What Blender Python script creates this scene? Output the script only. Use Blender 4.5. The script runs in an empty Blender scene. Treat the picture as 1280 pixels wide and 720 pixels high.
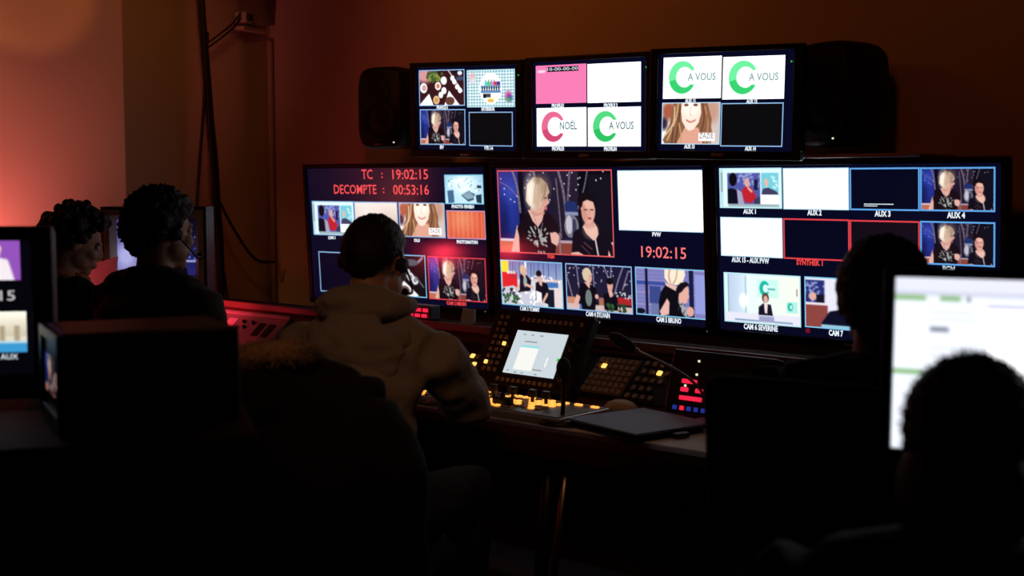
import bpy, bmesh, math, random
import numpy as np
from mathutils import Vector, Matrix, Euler, noise

random.seed(7)
R = math.radians
SC = bpy.context.scene
COL = SC.collection

# ------------------------------------------------------------------ camera, world, lights, exposure
cam_data = bpy.data.cameras.new('camera')
cam = bpy.data.objects.new('camera', cam_data)
COL.objects.link(cam)
cam.location = (0, 0, 1.44)
cam.rotation_euler = (R(90 - 4.6763), 0, R(41.639))
cam_data.sensor_width = 36.0
cam_data.lens = 45.0                      # 1600 px focal length on a 1280 px wide frame
cam_data.clip_start = 0.05
cam_data.dof.use_dof = True
cam_data.dof.focus_distance = 4.7
cam_data.dof.aperture_fstop = 2.8
SC.camera = cam

w = bpy.data.worlds.new('dark_room')
SC.world = w
w.use_nodes = True
w.node_tree.nodes['Background'].inputs[0].default_value = (1.0, 0.45, 0.2, 1)
w.node_tree.nodes['Background'].inputs[1].default_value = 0.0008


def light(name, kind, loc, target, color, energy, **kw):
    ld = bpy.data.lights.new(name, kind)
    ld.color = color
    ld.energy = energy
    for k, v in kw.items():
        setattr(ld, k, v)
    o = bpy.data.objects.new(name, ld)
    COL.objects.link(o)
    o.location = loc
    o.rotation_euler = (Vector(target) - Vector(loc)).to_track_quat('-Z', 'Y').to_euler()
    return o


WARM = (1.0, 0.30, 0.07)
# dimmed tungsten ceiling spots, with added fills among them
light('ceiling_spot_wall', 'SPOT', (-3.8, 2.8, 2.70), (-3.6, 4.35, 2.25), (1.0, 0.23, 0.025), 13.5, spot_size=R(104), spot_blend=1.0, shadow_soft_size=0.12)
light('ceiling_spot_left', 'SPOT', (-3.7, 2.0, 2.70), (-5.45, 2.85, 2.34), WARM, 38.0, spot_size=R(20), spot_blend=0.5, shadow_soft_size=0.02)
light('corner_fill', 'SPOT', (-4.5, 3.2, 2.75), (-5.62, 3.62, 1.9), (1.0, 0.32, 0.055), 6, spot_size=R(70), spot_blend=1.0, shadow_soft_size=0.1)  # added fill that brightens the recess of the left wall
light('right_wall_fill', 'SPOT', (-1.7, 2.7, 2.75), (-1.3, 4.35, 1.7), (1.0, 0.20, 0.022), 5, spot_size=R(120), spot_blend=1.0, shadow_soft_size=0.12)  # added fill, lifts the dark right part of the back wall
light('ceiling_wash_left', 'SPOT', (-5.10, 1.80, 2.60), (-5.45, 2.45, 1.75), (1.0, 0.34, 0.07), 30, spot_size=R(62), spot_blend=0.9, shadow_soft_size=0.12)
light('back_fill', 'SPOT', (-1.0, 0.6, 2.5), (-2.45, 2.30, 0.95), (1.0, 0.46, 0.21), 22, spot_size=R(30), spot_blend=0.9, shadow_soft_size=0.25)  # added fill, stands for ambient light from the rear of the room
light('ceiling_spot_desk', 'SPOT', (-2.0, 2.6, 2.75), (-2.35, 3.0, 0.72), (1.0, 0.50, 0.26), 3, spot_size=R(46), spot_blend=0.9, shadow_soft_size=0.15)

SC.view_settings.view_transform = 'Standard'
SC.view_settings.look = 'None'
SC.view_settings.exposure = 0.0
SC.view_settings.gamma = 1.0
SC.view_settings.use_curve_mapping = False


# ------------------------------------------------------------------ materials
def lin(c):
    return tuple(((v / 255.0) / 12.92 if v / 255.0 <= 0.04045 else ((v / 255.0 + 0.055) / 1.055) ** 2.4) for v in c)


MATS = {}


def mat(name, color, rough=0.6, metal=0.0, emit=None, strength=0.0, bump=0.0, bscale=40.0, vary=0.0, spec=0.5, sheen=0.0):
    if name in MATS:
        return MATS[name]
    m = bpy.data.materials.new(name)
    m.use_nodes = True
    nt = m.node_tree
    b = nt.nodes['Principled BSDF']
    b.inputs['Base Color'].default_value = (*color, 1)
    b.inputs['Roughness'].default_value = rough
    b.inputs['Metallic'].default_value = metal
    b.inputs['Specular IOR Level'].default_value = spec
    if sheen:
        b.inputs['Sheen Weight'].default_value = sheen
    if emit:
        b.inputs['Emission Color'].default_value = (*emit, 1)
        b.inputs['Emission Strength'].default_value = strength
    if bump or vary:
        tc = nt.nodes.new('ShaderNodeTexCoord')
        nz = nt.nodes.new('ShaderNodeTexNoise')
        nz.inputs['Scale'].default_value = bscale
        nz.inputs['Detail'].default_value = 4
        nt.links.new(tc.outputs['Object'], nz.inputs['Vector'])
        if bump:
            bp = nt.nodes.new('ShaderNodeBump')
            bp.inputs['Strength'].default_value = bump
            bp.inputs['Distance'].default_value = 0.01
            nt.links.new(nz.outputs['Fac'], bp.inputs['Height'])
            nt.links.new(bp.outputs['Normal'], b.inputs['Normal'])
        if vary:
            mx = nt.nodes.new('ShaderNodeMix')
            mx.data_type = 'RGBA'
            mx.inputs['A'].default_value = (*[v * (1 - vary) for v in color], 1)
            mx.inputs['B'].default_value = (*[min(1, v * (1 + vary)) for v in color], 1)
            nt.links.new(nz.outputs['Fac'], mx.inputs['Factor'])
            nt.links.new(mx.outputs['Result'], b.inputs['Base Color'])
    MATS[name] = m
    return m


def wood(name, c1, c2, rough=0.35):
    if name in MATS:
        return MATS[name]
    m = bpy.data.materials.new(name)
    m.use_nodes = True
    nt = m.node_tree
    b = nt.nodes['Principled BSDF']
    b.inputs['Roughness'].default_value = rough
    b.inputs['Specular IOR Level'].default_value = 0.08
    tc = nt.nodes.new('ShaderNodeTexCoord')
    mp = nt.nodes.new('ShaderNodeMapping')
    mp.inputs['Scale'].default_value = (1.2, 18, 18)
    nz = nt.nodes.new('ShaderNodeTexNoise')
    nz.inputs['Scale'].default_value = 3
    nz.inputs['Detail'].default_value = 6
    mx = nt.nodes.new('ShaderNodeMix')
    mx.data_type = 'RGBA'
    mx.inputs['A'].default_value = (*c1, 1)
    mx.inputs['B'].default_value = (*c2, 1)
    nt.links.new(tc.outputs['Object'], mp.inputs['Vector'])
    nt.links.new(mp.outputs['Vector'], nz.inputs['Vector'])
    nt.links.new(nz.outputs['Fac'], mx.inputs['Factor'])
    nt.links.new(mx.outputs['Result'], b.inputs['Base Color'])
    MATS[name] = m
    return m


def screen_mat():
    m = bpy.data.materials.new('lit_picture')
    m.use_nodes = True
    nt = m.node_tree
    b = nt.nodes['Principled BSDF']
    b.inputs['Base Color'].default_value = (0.004, 0.004, 0.006, 1)
    b.inputs['Roughness'].default_value = 0.15
    b.inputs['Specular IOR Level'].default_value = 0.5
    a = nt.nodes.new('ShaderNodeAttribute')
    a.attribute_name = 'Col'
    nt.links.new(a.outputs['Color'], b.inputs['Emission Color'])
    b.inputs['Emission Strength'].default_value = 1.0
    MATS['picture'] = m
    return m


def glow(name, rgb, s=1.0):
    """a lit display colour: rgb is the sRGB colour seen on the screen"""
    return mat('glow_' + name, (0.004, 0.004, 0.006), 0.15, emit=lin(rgb), strength=s)


PICTURE = screen_mat()
M_WALL = mat('painted_wall', (0.52, 0.42, 0.34), 0.85, bump=0.05, bscale=90, vary=0.04)
M_FLOOR = mat('dark_carpet', (0.020, 0.016, 0.015), 0.95, bump=0.4, bscale=300)
M_CEIL = mat('ceiling_paint', (0.12, 0.10, 0.09), 0.9, bump=0.05, bscale=80)
M_TRIM = mat('trim_paint', (0.42, 0.34, 0.27), 0.6, vary=0.05)
M_BLACK = mat('black_plastic', (0.010, 0.010, 0.011), 0.42)
M_BLACKM = mat('black_matt', (0.007, 0.007, 0.007), 0.8)
M_BEZEL = mat('bezel_plastic', (0.006, 0.005, 0.006), 0.45, spec=0.25)
M_CABLE = mat('black_cable', (0.008, 0.008, 0.008), 0.55)
M_GREYC = mat('grey_cable', (0.10, 0.09, 0.08), 0.55)
M_WOOD = wood('red_brown_wood', (0.10, 0.034, 0.020), (0.15, 0.05, 0.03), 0.75)
M_DARKWOOD = wood('dark_wood', (0.055, 0.018, 0.012), (0.085, 0.028, 0.018), 0.5)
M_TOP = mat('grey_laminate', (0.32, 0.30, 0.31), 0.45, vary=0.08, bscale=12)
M_PANEL = mat('dark_panel', (0.014, 0.010, 0.009), 0.55, vary=0.1, spec=0.25)
M_METAL = mat('chrome', (0.75, 0.62, 0.40), 0.34, metal=1.0)
M_GREYMETAL = mat('grey_metal', (0.35, 0.34, 0.33), 0.4, metal=0.6)
M_KEY = mat('beige_key', (0.36, 0.25, 0.17), 0.5)
M_KEYPLATE = mat('beige_plate', (0.20, 0.13, 0.085), 0.55)
M_AMBER = mat('lit_amber_key', (0.5, 0.3, 0.1), 0.4, emit=(1.0, 0.36, 0.055), strength=1.7)
M_YELLOW = mat('lit_yellow_key', (0.5, 0.35, 0.1), 0.4, emit=(1.0, 0.55, 0.12), strength=1.6)
M_RED = mat('lit_red_key', (0.3, 0.02, 0.03), 0.4, emit=(1.0, 0.02, 0.07), strength=0.95)
M_DIMRED = mat('dim_red_key', (0.3, 0.02, 0.03), 0.4, emit=(1.0, 0.02, 0.03), strength=0.22)
M_BLUE = mat('lit_blue_key', (0.02, 0.03, 0.2), 0.4, emit=(0.05, 0.12, 1.0), strength=0.25)
M_GREENLED = mat('green_led', (0.02, 0.2, 0.02), 0.4, emit=(0.05, 0.75, 0.08), strength=0.55)
M_WHITELED = mat('white_led', (0.4, 0.4, 0.3), 0.4, emit=(0.9, 1.0, 0.65), strength=0.9)
M_PAPER = mat('white_paper', (0.82, 0.81, 0.82), 0.8)
M_CARD = mat('white_card', (0.75, 0.73, 0.72), 0.7)
M_SKIN = mat('skin', (0.46, 0.25, 0.17), 0.55, vary=0.06, bscale=20)
M_EYE = mat('eye_white', (0.5, 0.48, 0.45), 0.3)
M_HAIRD = mat('dark_brown_hair', (0.012, 0.008, 0.006), 0.6, bump=0.6, bscale=120)
M_HAIRB = mat('black_hair', (0.007, 0.006, 0.006), 0.6, bump=0.6, bscale=120)
M_HOODIE = mat('grey_beige_hoodie', (0.30, 0.26, 0.225), 0.95, bump=0.35, bscale=220, vary=0.18, sheen=0.15)
M_DARKCLOTH = mat('black_clothing', (0.012, 0.011, 0.012), 0.95, bump=0.3, bscale=160)
M_SHIRT = mat('charcoal_shirt', (0.030, 0.024, 0.022), 0.95, bump=0.3, bscale=160)
M_TROUSER = mat('dark_trousers', (0.004, 0.004, 0.005), 0.95, bump=0.3, bscale=160)
M_SHOE = mat('black_shoe', (0.010, 0.009, 0.009), 0.5)
M_FABRIC = mat('black_chair_fabric', (0.005, 0.005, 0.006), 0.95, bump=0.4, bscale=200)
M_FUR = mat('tan_fur', (0.36, 0.22, 0.12), 0.95, bump=0.5, bscale=150)
M_SCARF = mat('orange_patterned_scarf', (0.42, 0.16, 0.06), 0.9, bump=0.3, bscale=60, vary=0.5)
M_FOLDER = mat('slate_blue_cover', (0.13, 0.18, 0.31), 0.6, bump=0.15, bscale=250)
M_BEIGE = mat('beige_plastic', (0.48, 0.36, 0.22), 0.5)
M_CABINET = wood('cabinet_veneer', (0.055, 0.020, 0.012), (0.085, 0.032, 0.018), 0.6)
M_CRT = mat('cream_crt_casing', (0.55, 0.42, 0.22), 0.5)
M_WHITEPL = mat('white_plastic', (0.5, 0.44, 0.38), 0.5)
M_NAVY = glow('navy', (7, 9, 34))
M_NAVYB = glow('navy_bright', (8, 20, 62))
M_WHITE = glow('white', (248, 252, 255), 1.9)


# ------------------------------------------------------------------ helpers
def link(o, parent=None):
    COL.objects.link(o)
    if parent is not None:
        o.parent = parent
    return o


def obj(name, bm, m, parent=None, smooth=False, loc=None, rot=None):
    me = bpy.data.meshes.new(name)
    if isinstance(bm, bmesh.types.BMesh):
        bmesh.ops.recalc_face_normals(bm, faces=bm.faces)
        bm.to_mesh(me)
        bm.free()
    else:
        me = bm
    me.materials.clear()
    me.materials.append(m)
    if smooth:
        me.polygons.foreach_set('use_smooth', [True] * len(me.polygons))
    o = bpy.data.objects.new(name, me)
    link(o, parent)
    if loc is not None:
        o.location = loc
    if rot is not None:
        o.rotation_euler = rot
    return o


def shared(name, me, parent, loc, rot=(0, 0, 0), m=None):
    o = bpy.data.objects.new(name, me)
    link(o, parent)
    o.location = loc
    o.rotation_euler = rot
    if m is not None:
        o.material_slots[0].link = 'OBJECT'
        o.material_slots[0].material = m
    return o


def tag(o, label=None, cat=None, group=None, kind=None):
    if label:
        o['label'] = label
    if cat:
        o['category'] = cat
    if group:
        o['group'] = group
    if kind:
        o['kind'] = kind
    return o


def empty(name, loc, rot=(0, 0, 0), label=None, cat=None, group=None):
    o = bpy.data.objects.new(name, None)
    o.empty_display_size = 0.05
    link(o)
    o.location = loc
    o.rotation_euler = rot
    return tag(o, label, cat, group)


def box(bm, lo, hi, bev=0.0, seg=2, mtx=None):
    t = bmesh.new()
    bmesh.ops.create_cube(t, size=1)
    for v in t.verts:
        v.co = Vector([(lo[i] + hi[i]) / 2 + v.co[i] * (hi[i] - lo[i]) for i in range(3)])
    if bev > 0:
        bmesh.ops.bevel(t, geom=list(t.edges), offset=bev, segments=seg, affect='EDGES', profile=0.5)
    if mtx is not None:
        bmesh.ops.transform(t, matrix=mtx, verts=t.verts)
    merge(bm, t)
    return bm


def merge(bm, t):
    me = bpy.data.meshes.new('tmp')
    t.to_mesh(me)
    t.free()
    bm.from_mesh(me)
    bpy.data.meshes.remove(me)


def B(lo, hi, bev=0.0, seg=2):
    return box(bmesh.new(), lo, hi, bev, seg)


def loft(bm, pts, rx, ry=None, n=14, ref=(1, 0, 0), cap=True):
    """closed tube through pts; rx along ref side, ry across; rounded end caps by small end rings"""
    pts = [Vector(p) for p in pts]
    if not hasattr(rx, '__len__'):
        rx = [rx] * len(pts)
    ry = rx if ry is None else (ry if hasattr(ry, '__len__') else [ry] * len(pts))
    rings = []
    ref = Vector(ref)
    for i, p in enumerate(pts):
        a = pts[max(0, i - 1)]
        b = pts[min(len(pts) - 1, i + 1)]
        t = (b - a).normalized()
        s = ref - t * ref.dot(t)
        if s.length < 1e-3:
            s = Vector((0, 1, 0)) - t * t.y
        s.normalize()
        u = t.cross(s)
        rings.append([bm.verts.new(p + s * (math.cos(k * 2 * math.pi / n) * rx[i]) + u * (math.sin(k * 2 * math.pi / n) * ry[i])) for k in range(n)])
    for a, b in zip(rings[:-1], rings[1:]):
        for k in range(n):
            bm.faces.new((a[k], a[(k + 1) % n], b[(k + 1) % n], b[k]))
    if cap:
        for r, pi, s in ((rings[0], 0, -1), (rings[-1], -1, 1)):
            q = pts[pi] + (pts[pi] - pts[1 if pi == 0 else -2]).normalized() * min(rx[pi], ry[pi]) * 0.5
            c = bm.verts.new(q)
            for k in range(n):
                f = (r[k], r[(k + 1) % n], c)
                bm.faces.new(f if s > 0 else f[::-1])
    return bm


def spline(pts, k=6):
    pts = [Vector(p) for p in pts]
    out = []
    for i in range(len(pts) - 1):
        p0, p1, p2, p3 = pts[max(i - 1, 0)], pts[i], pts[i + 1], pts[min(i + 2, len(pts) - 1)]
        for j in range(k):
            t = j / k
            out.append(0.5 * ((2 * p1) + (p2 - p0) * t + (2 * p0 - 5 * p1 + 4 * p2 - p3) * t * t + (3 * p1 - p0 - 3 * p2 + p3) * t ** 3))
    out.append(pts[-1])
    return out


def ellipsoid(bm, c, r, mtx=None, u=20, v=14):
    t = bmesh.new()
    bmesh.ops.create_uvsphere(t, u_segments=u, v_segments=v, radius=1)
    for q in t.verts:
        q.co = Vector((q.co.x * r[0], q.co.y * r[1], q.co.z * r[2]))
    if mtx is not None:
        bmesh.ops.transform(t, matrix=mtx, verts=t.verts)
    bmesh.ops.translate(t, vec=Vector(c), verts=t.verts)
    merge(bm, t)
    return bm


def cyl(bm, p0, p1, r, n=20, r2=None):
    return loft_flat(bm, p0, p1, r, r if r2 is None else r2, n)


def loft_flat(bm, p0, p1, r0, r1, n=20):
    p0, p1 = Vector(p0), Vector(p1)
    t = (p1 - p0).normalized()
    s = Vector((1, 0, 0)) if abs(t.x) < 0.9 else Vector((0, 1, 0))
    s = (s - t * s.dot(t)).normalized()
    u = t.cross(s)
    a = [bm.verts.new(p0 + (s * math.cos(k * 2 * math.pi / n) + u * math.sin(k * 2 * math.pi / n)) * r0) for k in range(n)]
    b = [bm.verts.new(p1 + (s * math.cos(k * 2 * math.pi / n) + u * math.sin(k * 2 * math.pi / n)) * r1) for k in range(n)]
    for k in range(n):
        bm.faces.new((a[k], a[(k + 1) % n], b[(k + 1) % n], b[k]))
    bm.faces.new(a[::-1])
    bm.faces.new(b)
    return bm


def prism(bm, pts2, y0, y1):
    """outline in (x, z) extruded along y"""
    a = [bm.verts.new((x, y0, z)) for x, z in pts2]
    b = [bm.verts.new((x, y1, z)) for x, z in pts2]
    n = len(pts2)
    bm.faces.new(a)
    bm.faces.new(b[::-1])
    for k in range(n):
        bm.faces.new((a[k], b[k], b[(k + 1) % n], a[(k + 1) % n]))
    return bm


ALLTEXT = []


def text(body, parent, x, z, h, m, wid=None, name='caption', y=-0.0012, align='CENTER', bold=0.0, rot=(R(90), 0, 0)):
    c = bpy.data.curves.new(name, 'FONT')
    c.body = body
    c.align_x = align
    c.align_y = 'CENTER'
    c.size = h / 0.72
    c.offset = bold
    c.resolution_u = 2
    c.materials.append(m)
    o = bpy.data.objects.new(name, c)
    link(o, parent)
    o.location = (x, y, z)
    o.rotation_euler = rot
    ALLTEXT.append((o, wid))
    return o


# ------------------------------------------------------------------ painted screen pictures (flat displays)
class Canvas:
    def __init__(s, wpx, hpx, bg):
        s.W, s.H, s.k = wpx, hpx, 3
        s.a = np.empty((hpx * 3, wpx * 3, 3), np.float32)
        s.a[:] = bg
        yy, xx = np.mgrid[0:hpx * 3, 0:wpx * 3]
        s.u = ((xx + 0.5) / (wpx * 3)).astype(np.float32)
        s.v = ((yy + 0.5) / (hpx * 3)).astype(np.float32)
        s.rng = np.random.RandomState(3)

    def put(s, m, c, al=1.0):
        m = m.astype(np.float32)[..., None] * al
        s.a = s.a * (1 - m) + np.array(c, np.float32) * m

    def rect(s, x0, y0, x1, y1, c, al=1.0):
        s.put((s.u >= x0) & (s.u < x1) & (s.v >= y0) & (s.v < y1), c, al)

    def grad(s, x0, y0, x1, y1, c0, c1, axis='v'):
        t = (s.v - y0) / (y1 - y0) if axis == 'v' else (s.u - x0) / (x1 - x0)
        t = np.clip(t, 0, 1)[..., None]
        col = np.array(c0, np.float32) * (1 - t) + np.array(c1, np.float32) * t
        m = ((s.u >= x0) & (s.u < x1) & (s.v >= y0) & (s.v < y1))[..., None]
        s.a = np.where(m, col, s.a)

    def ell(s, x, y, rx, ry, c, al=1.0, ang=0.0, soft=0.0):
        asp = s.W / s.H
        dx, dy = (s.u - x) * asp, (s.v - y)
        ca, sa = math.cos(ang), math.sin(ang)
        d = np.sqrt(((dx * ca + dy * sa) / (rx * asp)) ** 2 + ((-dx * sa + dy * ca) / ry) ** 2)
        s.put(d < 1 if soft == 0 else np.clip((1 + soft - d) / (2 * soft), 0, 1), c, al)

    def poly(s, pts, c, al=1.0):
        m = np.zeros(s.u.shape, bool)
        n = len(pts)
        for i in range(n):
            x0, y0 = pts[i]
            x1, y1 = pts[(i + 1) % n]
            if y0 == y1:
                continue
            m ^= ((s.v >= min(y0, y1)) & (s.v < max(y0, y1)) & (s.u < x0 + (s.v - y0) * (x1 - x0) / (y1 - y0)))
        s.put(m, c, al)

    def line(s, x0, y0, x1, y1, wd, c, al=1.0):
        asp = s.W / s.H
        px, py = (s.u - x0) * asp, s.v - y0
        dx, dy = (x1 - x0) * asp, y1 - y0
        t = np.clip((px * dx + py * dy) / (dx * dx + dy * dy + 1e-9), 0, 1)
        s.put((px - t * dx) ** 2 + (py - t * dy) ** 2 < wd * wd, c, al)

    def curve(s, pts, wd, c, al=1.0):
        q = spline([(a, b, 0) for a, b in pts], 5)
        for a, b in zip(q[:-1], q[1:]):
            s.line(a.x, a.y, b.x, b.y, wd, c, al)

    def dots(s, n, x0, y0, x1, y1, r, c, al=1.0):
        asp = s.W / s.H
        for _ in range(n):
            s.ell(s.rng.uniform(x0, x1), s.rng.uniform(y0, y1), r / asp, r, c, al)

    def done(s, blur=2):
        for _ in range(blur):
            p = np.pad(s.a, ((1, 1), (1, 1), (0, 0)), 'edge')
            s.a = (p[:-2, 1:-1] + p[2:, 1:-1] + p[1:-1, :-2] + p[1:-1, 2:] + p[1:-1, 1:-1] * 2) / 6
        a = s.a.reshape(s.H, 3, s.W, 3, 3).mean((1, 3)) / 255.0
        b = np.where(a <= 0.04045, a / 12.92, ((a + 0.055) / 1.055) ** 2.4)
        return b * (1 + 0.6 * (b @ np.array([0.21, 0.72, 0.07]))[..., None] ** 6)


SKINP = (232, 178, 165)


def pic_two_women(W=208, H=117):
    c = Canvas(W, H, (12, 10, 22))
    c.grad(0, 0, 0.20, 1, (30, 42, 120), (24, 22, 74), 'v')
    c.ell(0.10, 0.35, 0.10, 0.40, (40, 60, 170), 0.7, soft=0.5)
    c.ell(0.14, 0.55, 0.07, 0.25, (34, 52, 150), 0.6, soft=0.5)
    c.ell(0.12, 0.25, 0.06, 0.12, (70, 96, 206), 0.5, soft=0.8)
    c.ell(0.05, 0.6, 0.04, 0.2, (22, 20, 70), 0.6, soft=0.7)
    c.ell(0.38, 0.5, 0.15, 0.3, (52, 44, 84), 0.6, soft=0.8)
    c.rect(0.19, 0, 0.235, 0.9, (12, 10, 24))
    c.grad(0.235, 0, 0.50, 0.85, (36, 30, 60), (24, 18, 38))
    c.grad(0.50, 0, 0.72, 0.85, (42, 32, 52), (28, 22, 38))
    c.rect(0.80, 0.05, 0.99, 0.80, (20, 17, 30))
    for p, wd in (([(0.55, 0), (0.59, 0.25), (0.61, 0.6)], 0.018), ([(0.65, 0), (0.63, 0.3), (0.60, 0.7)], 0.014), ([(0.80, 0), (0.77, 0.2), (0.71, 0.45)], 0.010),
                  ([(0.14, 0), (0.18, 0.2), (0.20, 0.5)], 0.018), ([(0.53, 0.1), (0.55, 0.5), (0.56, 0.8)], 0.010), ([(0.02, 0.14), (0.10, 0.2), (0.19, 0.33)], 0.007), ([(0.33, 0), (0.35, 0.1)], 0.02)):
        c.curve(p, wd, (128, 112, 132), 0.75)
    for x, y in ((.03, .1), (.06, .22), (.06, .29), (.115, .35), (.15, .38), (.175, .31), (.30, .05), (.28, .12), (.25, .21), (.42, .03), (.63, .06), (.67, .03), (.72, .10), (.735, .09), (.72, .17), (.70, .23), (.60, .16),
                 (.645, .30), (.87, .12), (.91, .10), (.93, .02), (.51, .22), (.47, .35), (.31, .01)):
        c.ell(x, y, 0.0050, 0.0089, (240, 240, 255))
    c.rect(0.0, 0.83, 0.14, 0.86, (226, 206, 220))
    c.rect(0.0, 0.86, 0.14, 1, (196, 112, 84))
    c.rect(0.5, 0.83, 0.66, 0.86, (190, 160, 176))
    c.rect(0.5, 0.86, 0.66, 1, (138, 66, 56))
    c.rect(0.93, 0.83, 1, 0.86, (210, 190, 205))
    c.rect(0.93, 0.86, 1, 1, (150, 70, 58))
    # the blue stand mixer
    c.poly([(.595, .40), (.62, .36), (.69, .37), (.71, .44), (.70, .50), (.60, .50)], (34, 48, 104))
    c.rect(.60, .49, .71, .53, (142, 150, 184))
    c.ell(.65, .66, .062, .14, (120, 118, 136))
    c.ell(.63, .64, .028, .11, (198, 192, 206))
    c.ell(.675, .66, .018, .09, (58, 60, 84))
    c.rect(.59, .79, .71, .83, (26, 32, 64))
    # the fair-haired woman in black
    c.poly([(.165, .66), (.14, .80), (.10, 1), (.20, 1), (.21, .80)], SKINP)
    c.poly([(.24, .53), (.30, .47), (.42, .48), (.50, .56), (.54, .68), (.52, .78), (.50, 1), (.18, 1), (.18, .8), (.165, .70)], (26, 14, 22))
    c.poly([(.27, .48), (.34, .46), (.41, .52), (.395, .60), (.355, .68), (.31, .61)], SKINP)
    c.poly([(.30, .40), (.40, .40), (.42, .52), (.34, .55), (.29, .50)], (214, 152, 138))
    c.ell(.365, .32, .085, .19, (232, 180, 162))
    c.poly([(.44, .30), (.468, .38), (.44, .42)], (230, 172, 156))
    c.ell(.43, .45, .014, .022, (196, 96, 104))
    c.ell(.40, .36, .04, .12, (214, 150, 136), .6, soft=.5)
    c.ell(.432, .33, .012, .012, (90, 66, 70))
    c.poly([(.26, .30), (.27, .17), (.33, .08), (.40, .09), (.45, .16), (.47, .26), (.445, .31), (.43, .26), (.41, .36), (.385, .45), (.33, .46), (.28, .42), (.255, .36)], (226, 202, 178))
    c.ell(.30, .26, .045, .17, (248, 236, 220), .75, soft=.6)
    c.ell(.42, .20, .05, .12, (156, 122, 98), .65, soft=.7)
    c.ell(.37, .10, .03, .05, (120, 92, 74), .6, soft=.7)
    c.ell(.36, .36, .03, .12, (196, 162, 134), .6, soft=.6)
    for q_, k_ in (([(.37, .10), (.34, .22), (.33, .40)], (176, 146, 120)), ([(.40, .12), (.39, .24), (.37, .40)], (206, 178, 150)), ([(.32, .14), (.29, .26), (.30, .40)], (250, 240, 228)), ([(.44, .16), (.43, .26), (.40, .36)], (128, 98, 80))):
        c.curve(q_, .007, k_, .6)
    rg = np.random.RandomState(5)
    for i in range(46):
        a, r = rg.uniform(0, 6.28), rg.uniform(.02, .17)
        x, y = .355 + math.cos(a) * r * .52, .83 + math.sin(a) * r * .98
        if y < 1:
            c.line(x, y, x + math.cos(a) * .017, y + math.sin(a) * .03, .009, (186, 194, 190), .9)
    c.curve([(.315, .50), (.355, .70), (.375, .74), (.40, .62)], .004, (150, 140, 146))
    c.ell(.505, .79, .036, .055, SKINP, ang=.5)
    c.poly([(.46, .74), (.49, .74), (.53, .86), (.52, .90), (.47, .86)], SKINP)
    c.line(.545, .75, .545, .98, .012, (134, 120, 140))
    # the dark-haired woman in black
    c.poly([(.66, .73), (.70, .69), (.76, .67), (.88, .67), (.95, .72), (.985, .86), (.99, 1), (.64, 1)], (18, 15, 28))
    c.poly([(.745, .66), (.78, .60), (.84, .60), (.87, .67), (.875, .74), (.85, .81), (.83, .815), (.775, .74)], (236, 186, 172))
    c.poly([(.765, .52), (.835, .56), (.845, .66), (.80, .69), (.765, .66)], (206, 144, 130))
    c.ell(.796, .47, .058, .155, (230, 170, 154))
    c.ell(.796, .40, .05, .05, (240, 188, 170), soft=.4)
    c.ell(.752, .44, .018, .06, (215, 150, 136))
    c.ell(.765, .52, .022, .09, (206, 138, 126), .6, soft=.5)
    c.ell(.81, .70, .05, .08, (246, 196, 180), .6, soft=.6)
    c.poly([(.715, .41), (.71, .33), (.735, .27), (.80, .25), (.85, .29), (.865, .38), (.855, .45), (.84, .37), (.79, .345), (.755, .37), (.745, .43), (.73, .44)], (22, 14, 20))
    c.line(.765, .46, .785, .46, .006, (70, 40, 46))
    c.line(.815, .46, .838, .46, .006, (70, 40, 46))
    c.ell(.806, .56, .016, .013, (172, 70, 82))
    c.curve([(.80, .44), (.81, .51)], .004, (200, 140, 128))
    c.line(.848, .80, .87, 1, .010, (222, 208, 204))
    c.curve([(.75, .84), (.82, .92)], .004, (150, 90, 84))
    c.curve([(.73, .88), (.80, .98)], .004, (120, 70, 70))
    c.poly([(.64, .97), (.70, .955), (.76, 1), (.64, 1)], SKINP)
    c.poly([(.955, .92), (.975, 1), (.95, 1)], SKINP)
    return c


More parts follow.
